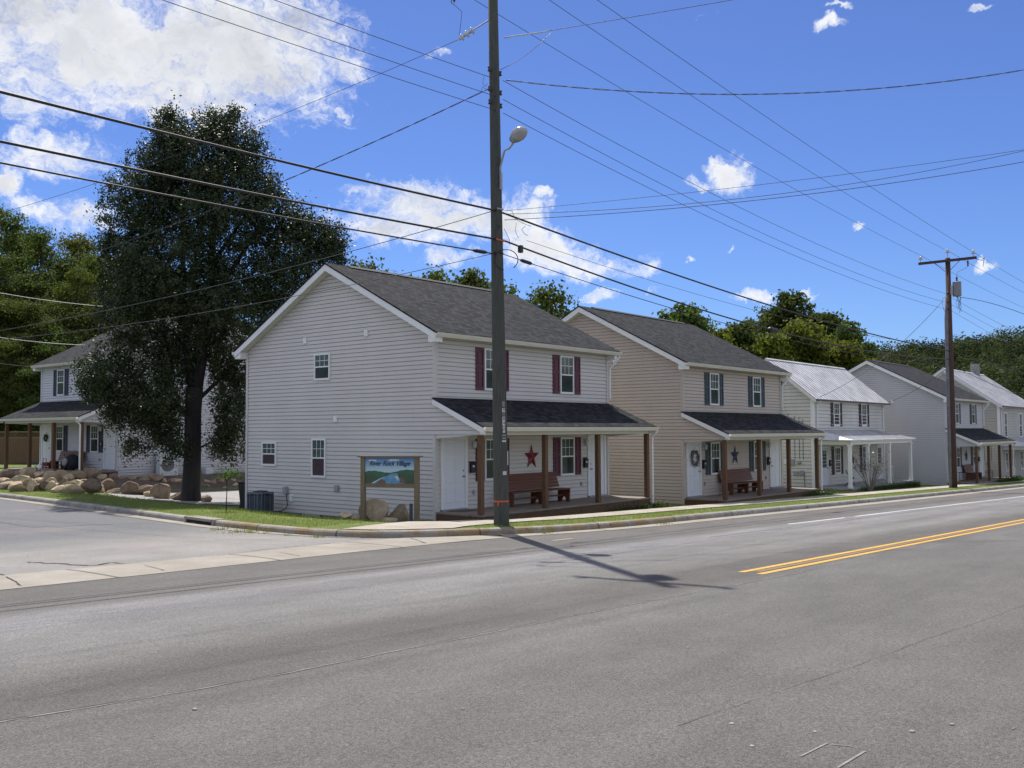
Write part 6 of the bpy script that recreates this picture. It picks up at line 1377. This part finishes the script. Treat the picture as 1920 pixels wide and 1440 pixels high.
def crownpts(c, r, h, n, rg): d = rg.normal(size=(n, 3)); d /= np.linalg.norm(d, axis=1)[:, None]; d[:, 2] = np.abs(d[:, 2])*1.0-.25; t = rg.uniform(.78, 1.08, n); bump = 1+.18*np.sin(d[:, 0]*7+c[0])*np.cos(d[:, 1]*6+c[1]); return np.array(c)+d*(t*bump*(1+.12*np.sin(d[:, 2]*9+c[1])))[:, None]*np.array((r, r, h)), d+rg.normal(0, .25, d.shape)+np.array((0, 0, .25))
for (a0, a1, n, r0, r1, lf) in ((66, 92, 520, 165, 345, .62), (34, 66, 260, 190, 345, 1.5), (-25, 34, 260, 160, 345, 1.5)):
    for _ in range(n):
        az = rg.uniform(a0, a1); r = math.sqrt(rg.uniform(r0**2, r1**2)); x, y, z = hp_(az, r); R_ = rg.uniform(3.6, 7.4) if lf < 1.2 else rg.uniform(3.2, 6.2); C0, N0 = crownpts((x, y, z+R_*.9), R_, R_*1.15, int(820 if lf < 1.2 else 130), rg); N_.append(N0); C_.append(C0); S_.append(np.full(len(C0), lf*rg.uniform(.8, 1.2)))
m_leaf('far_forest_leaves', (.026,.038,.022), (.070,.086,.042), .22)
n_ = MATS['far_forest_leaves']; t_ = n_.node_tree; b_ = t_.nodes['Principled BSDF']
b_.inputs['Specular IOR Level'].default_value = 0; hs = [q for q in t_.nodes if q.type == 'HUE_SAT'][0]; tc_ = t_.nodes.new('ShaderNodeTexCoord'); nz = t_.nodes.new('ShaderNodeTexNoise'); nz.inputs['Scale'].default_value = .16; nz.inputs['Detail'].default_value = 3; t_.links.new(tc_.outputs['Object'], nz.inputs['Vector']); mr = t_.nodes.new('ShaderNodeMapRange'); mr.inputs[1].default_value = .35; mr.inputs[2].default_value = .65; mr.inputs[3].default_value = .45; mr.inputs[4].default_value = 1.5; t_.links.new(nz.outputs[0], mr.inputs[0]); t_.links.new(mr.outputs[0], hs.inputs['Value'])
tag(leaf_obj('hillside_forest', np.concatenate(C_), np.concatenate(S_), n_, None, .5, .8, 6, np.concatenate(N_), .35), 'continuous leafy forest covering the far hillsides', 'forest', kind='stuff')
# nearer wooded slope on the left: individual trees
GT = 'trees of the wooded slope at the left'
tl = 'bushy tree of the wooded slope behind the side street'
pr = []
for k, (m_, sd) in enumerate(((LG1, 51), (LG3, 52), (LG1, 53))):
    pass
spec = [(20,392,92,150,LG1),(95,425,88,130,LG3),(170,440,94,150,LG2),(55,470,84,140,LG3),(140,500,82,130,LG1),(215,455,92,150,LG1),(5,540,80,130,LG1),(80,560,78,120,LG3),(190,560,79,140,LG3),(30,620,75,110,LG1),(120,610,76,110,LG3),(-40,430,92,160,LG3),(-50,560,78,150,LG1),(250,470,98,170,LG3),(300,480,96,160,LG1),(60,690,74,90,LG3),(10,680,74,90,LG1),(230,640,80,120,LG1),(-100,480,86,160,LG1),(340,520,92,140,LG3),(430,560,94,150,LG1)]
protos = {}
for k, (px, pt, ds, wp, m_) in enumerate(spec):
    P = pxat(px, pt, ds); zb = .9+max(0, ds-72)*.22; h = P.z-zb; w = wp*ds/F
    if m_.name not in protos:
        g = tree_proto('slope_tree', tl, (P.x, P.y, zb), h, w, m_, 60+k, .24, group=GT, crown0=.10, ns=46, per=34, rs=.42); protos[m_.name] = (g, h, w)
    else:
        g0, h0, w0 = protos[m_.name]; dup(g0, (P.x, P.y, zb), k*1.7, (w/w0, w/w0, h/h0), label=tl, group=GT)
# sloping ground under those trees
mb = MB(); RRs = [(70, .5), (75, 1.4), (86, 3.8), (100, 6.8), (125, 10), (150, 9), (190, 6)]; az2 = list(range(-30, 47, 4)); nB = len(az2)
mb.v = [(CAM[0]+math.sin(math.radians(a))*(r/.9), CAM[1]+math.cos(math.radians(a))*(r/.9), (h if a < 38 else h*.3)-(1.5 if r < 71 else 0)) for r, h in RRs for a in az2]
mb.f = [(i*nB+j, i*nB+j+1, (i+1)*nB+j+1, (i+1)*nB+j) for i in range(len(RRs)-1) for j in range(nB-1)]
tag(mb.build('hillside', MATS['forest_floor'], smooth=True), kind='structure')
sc.render.engine = 'CYCLES'
sc.cycles.max_bounces = 6; sc.cycles.diffuse_bounces = 3; sc.cycles.glossy_bounces = 2; sc.cycles.transmission_bounces = 2; sc.cycles.transparent_max_bounces = 4
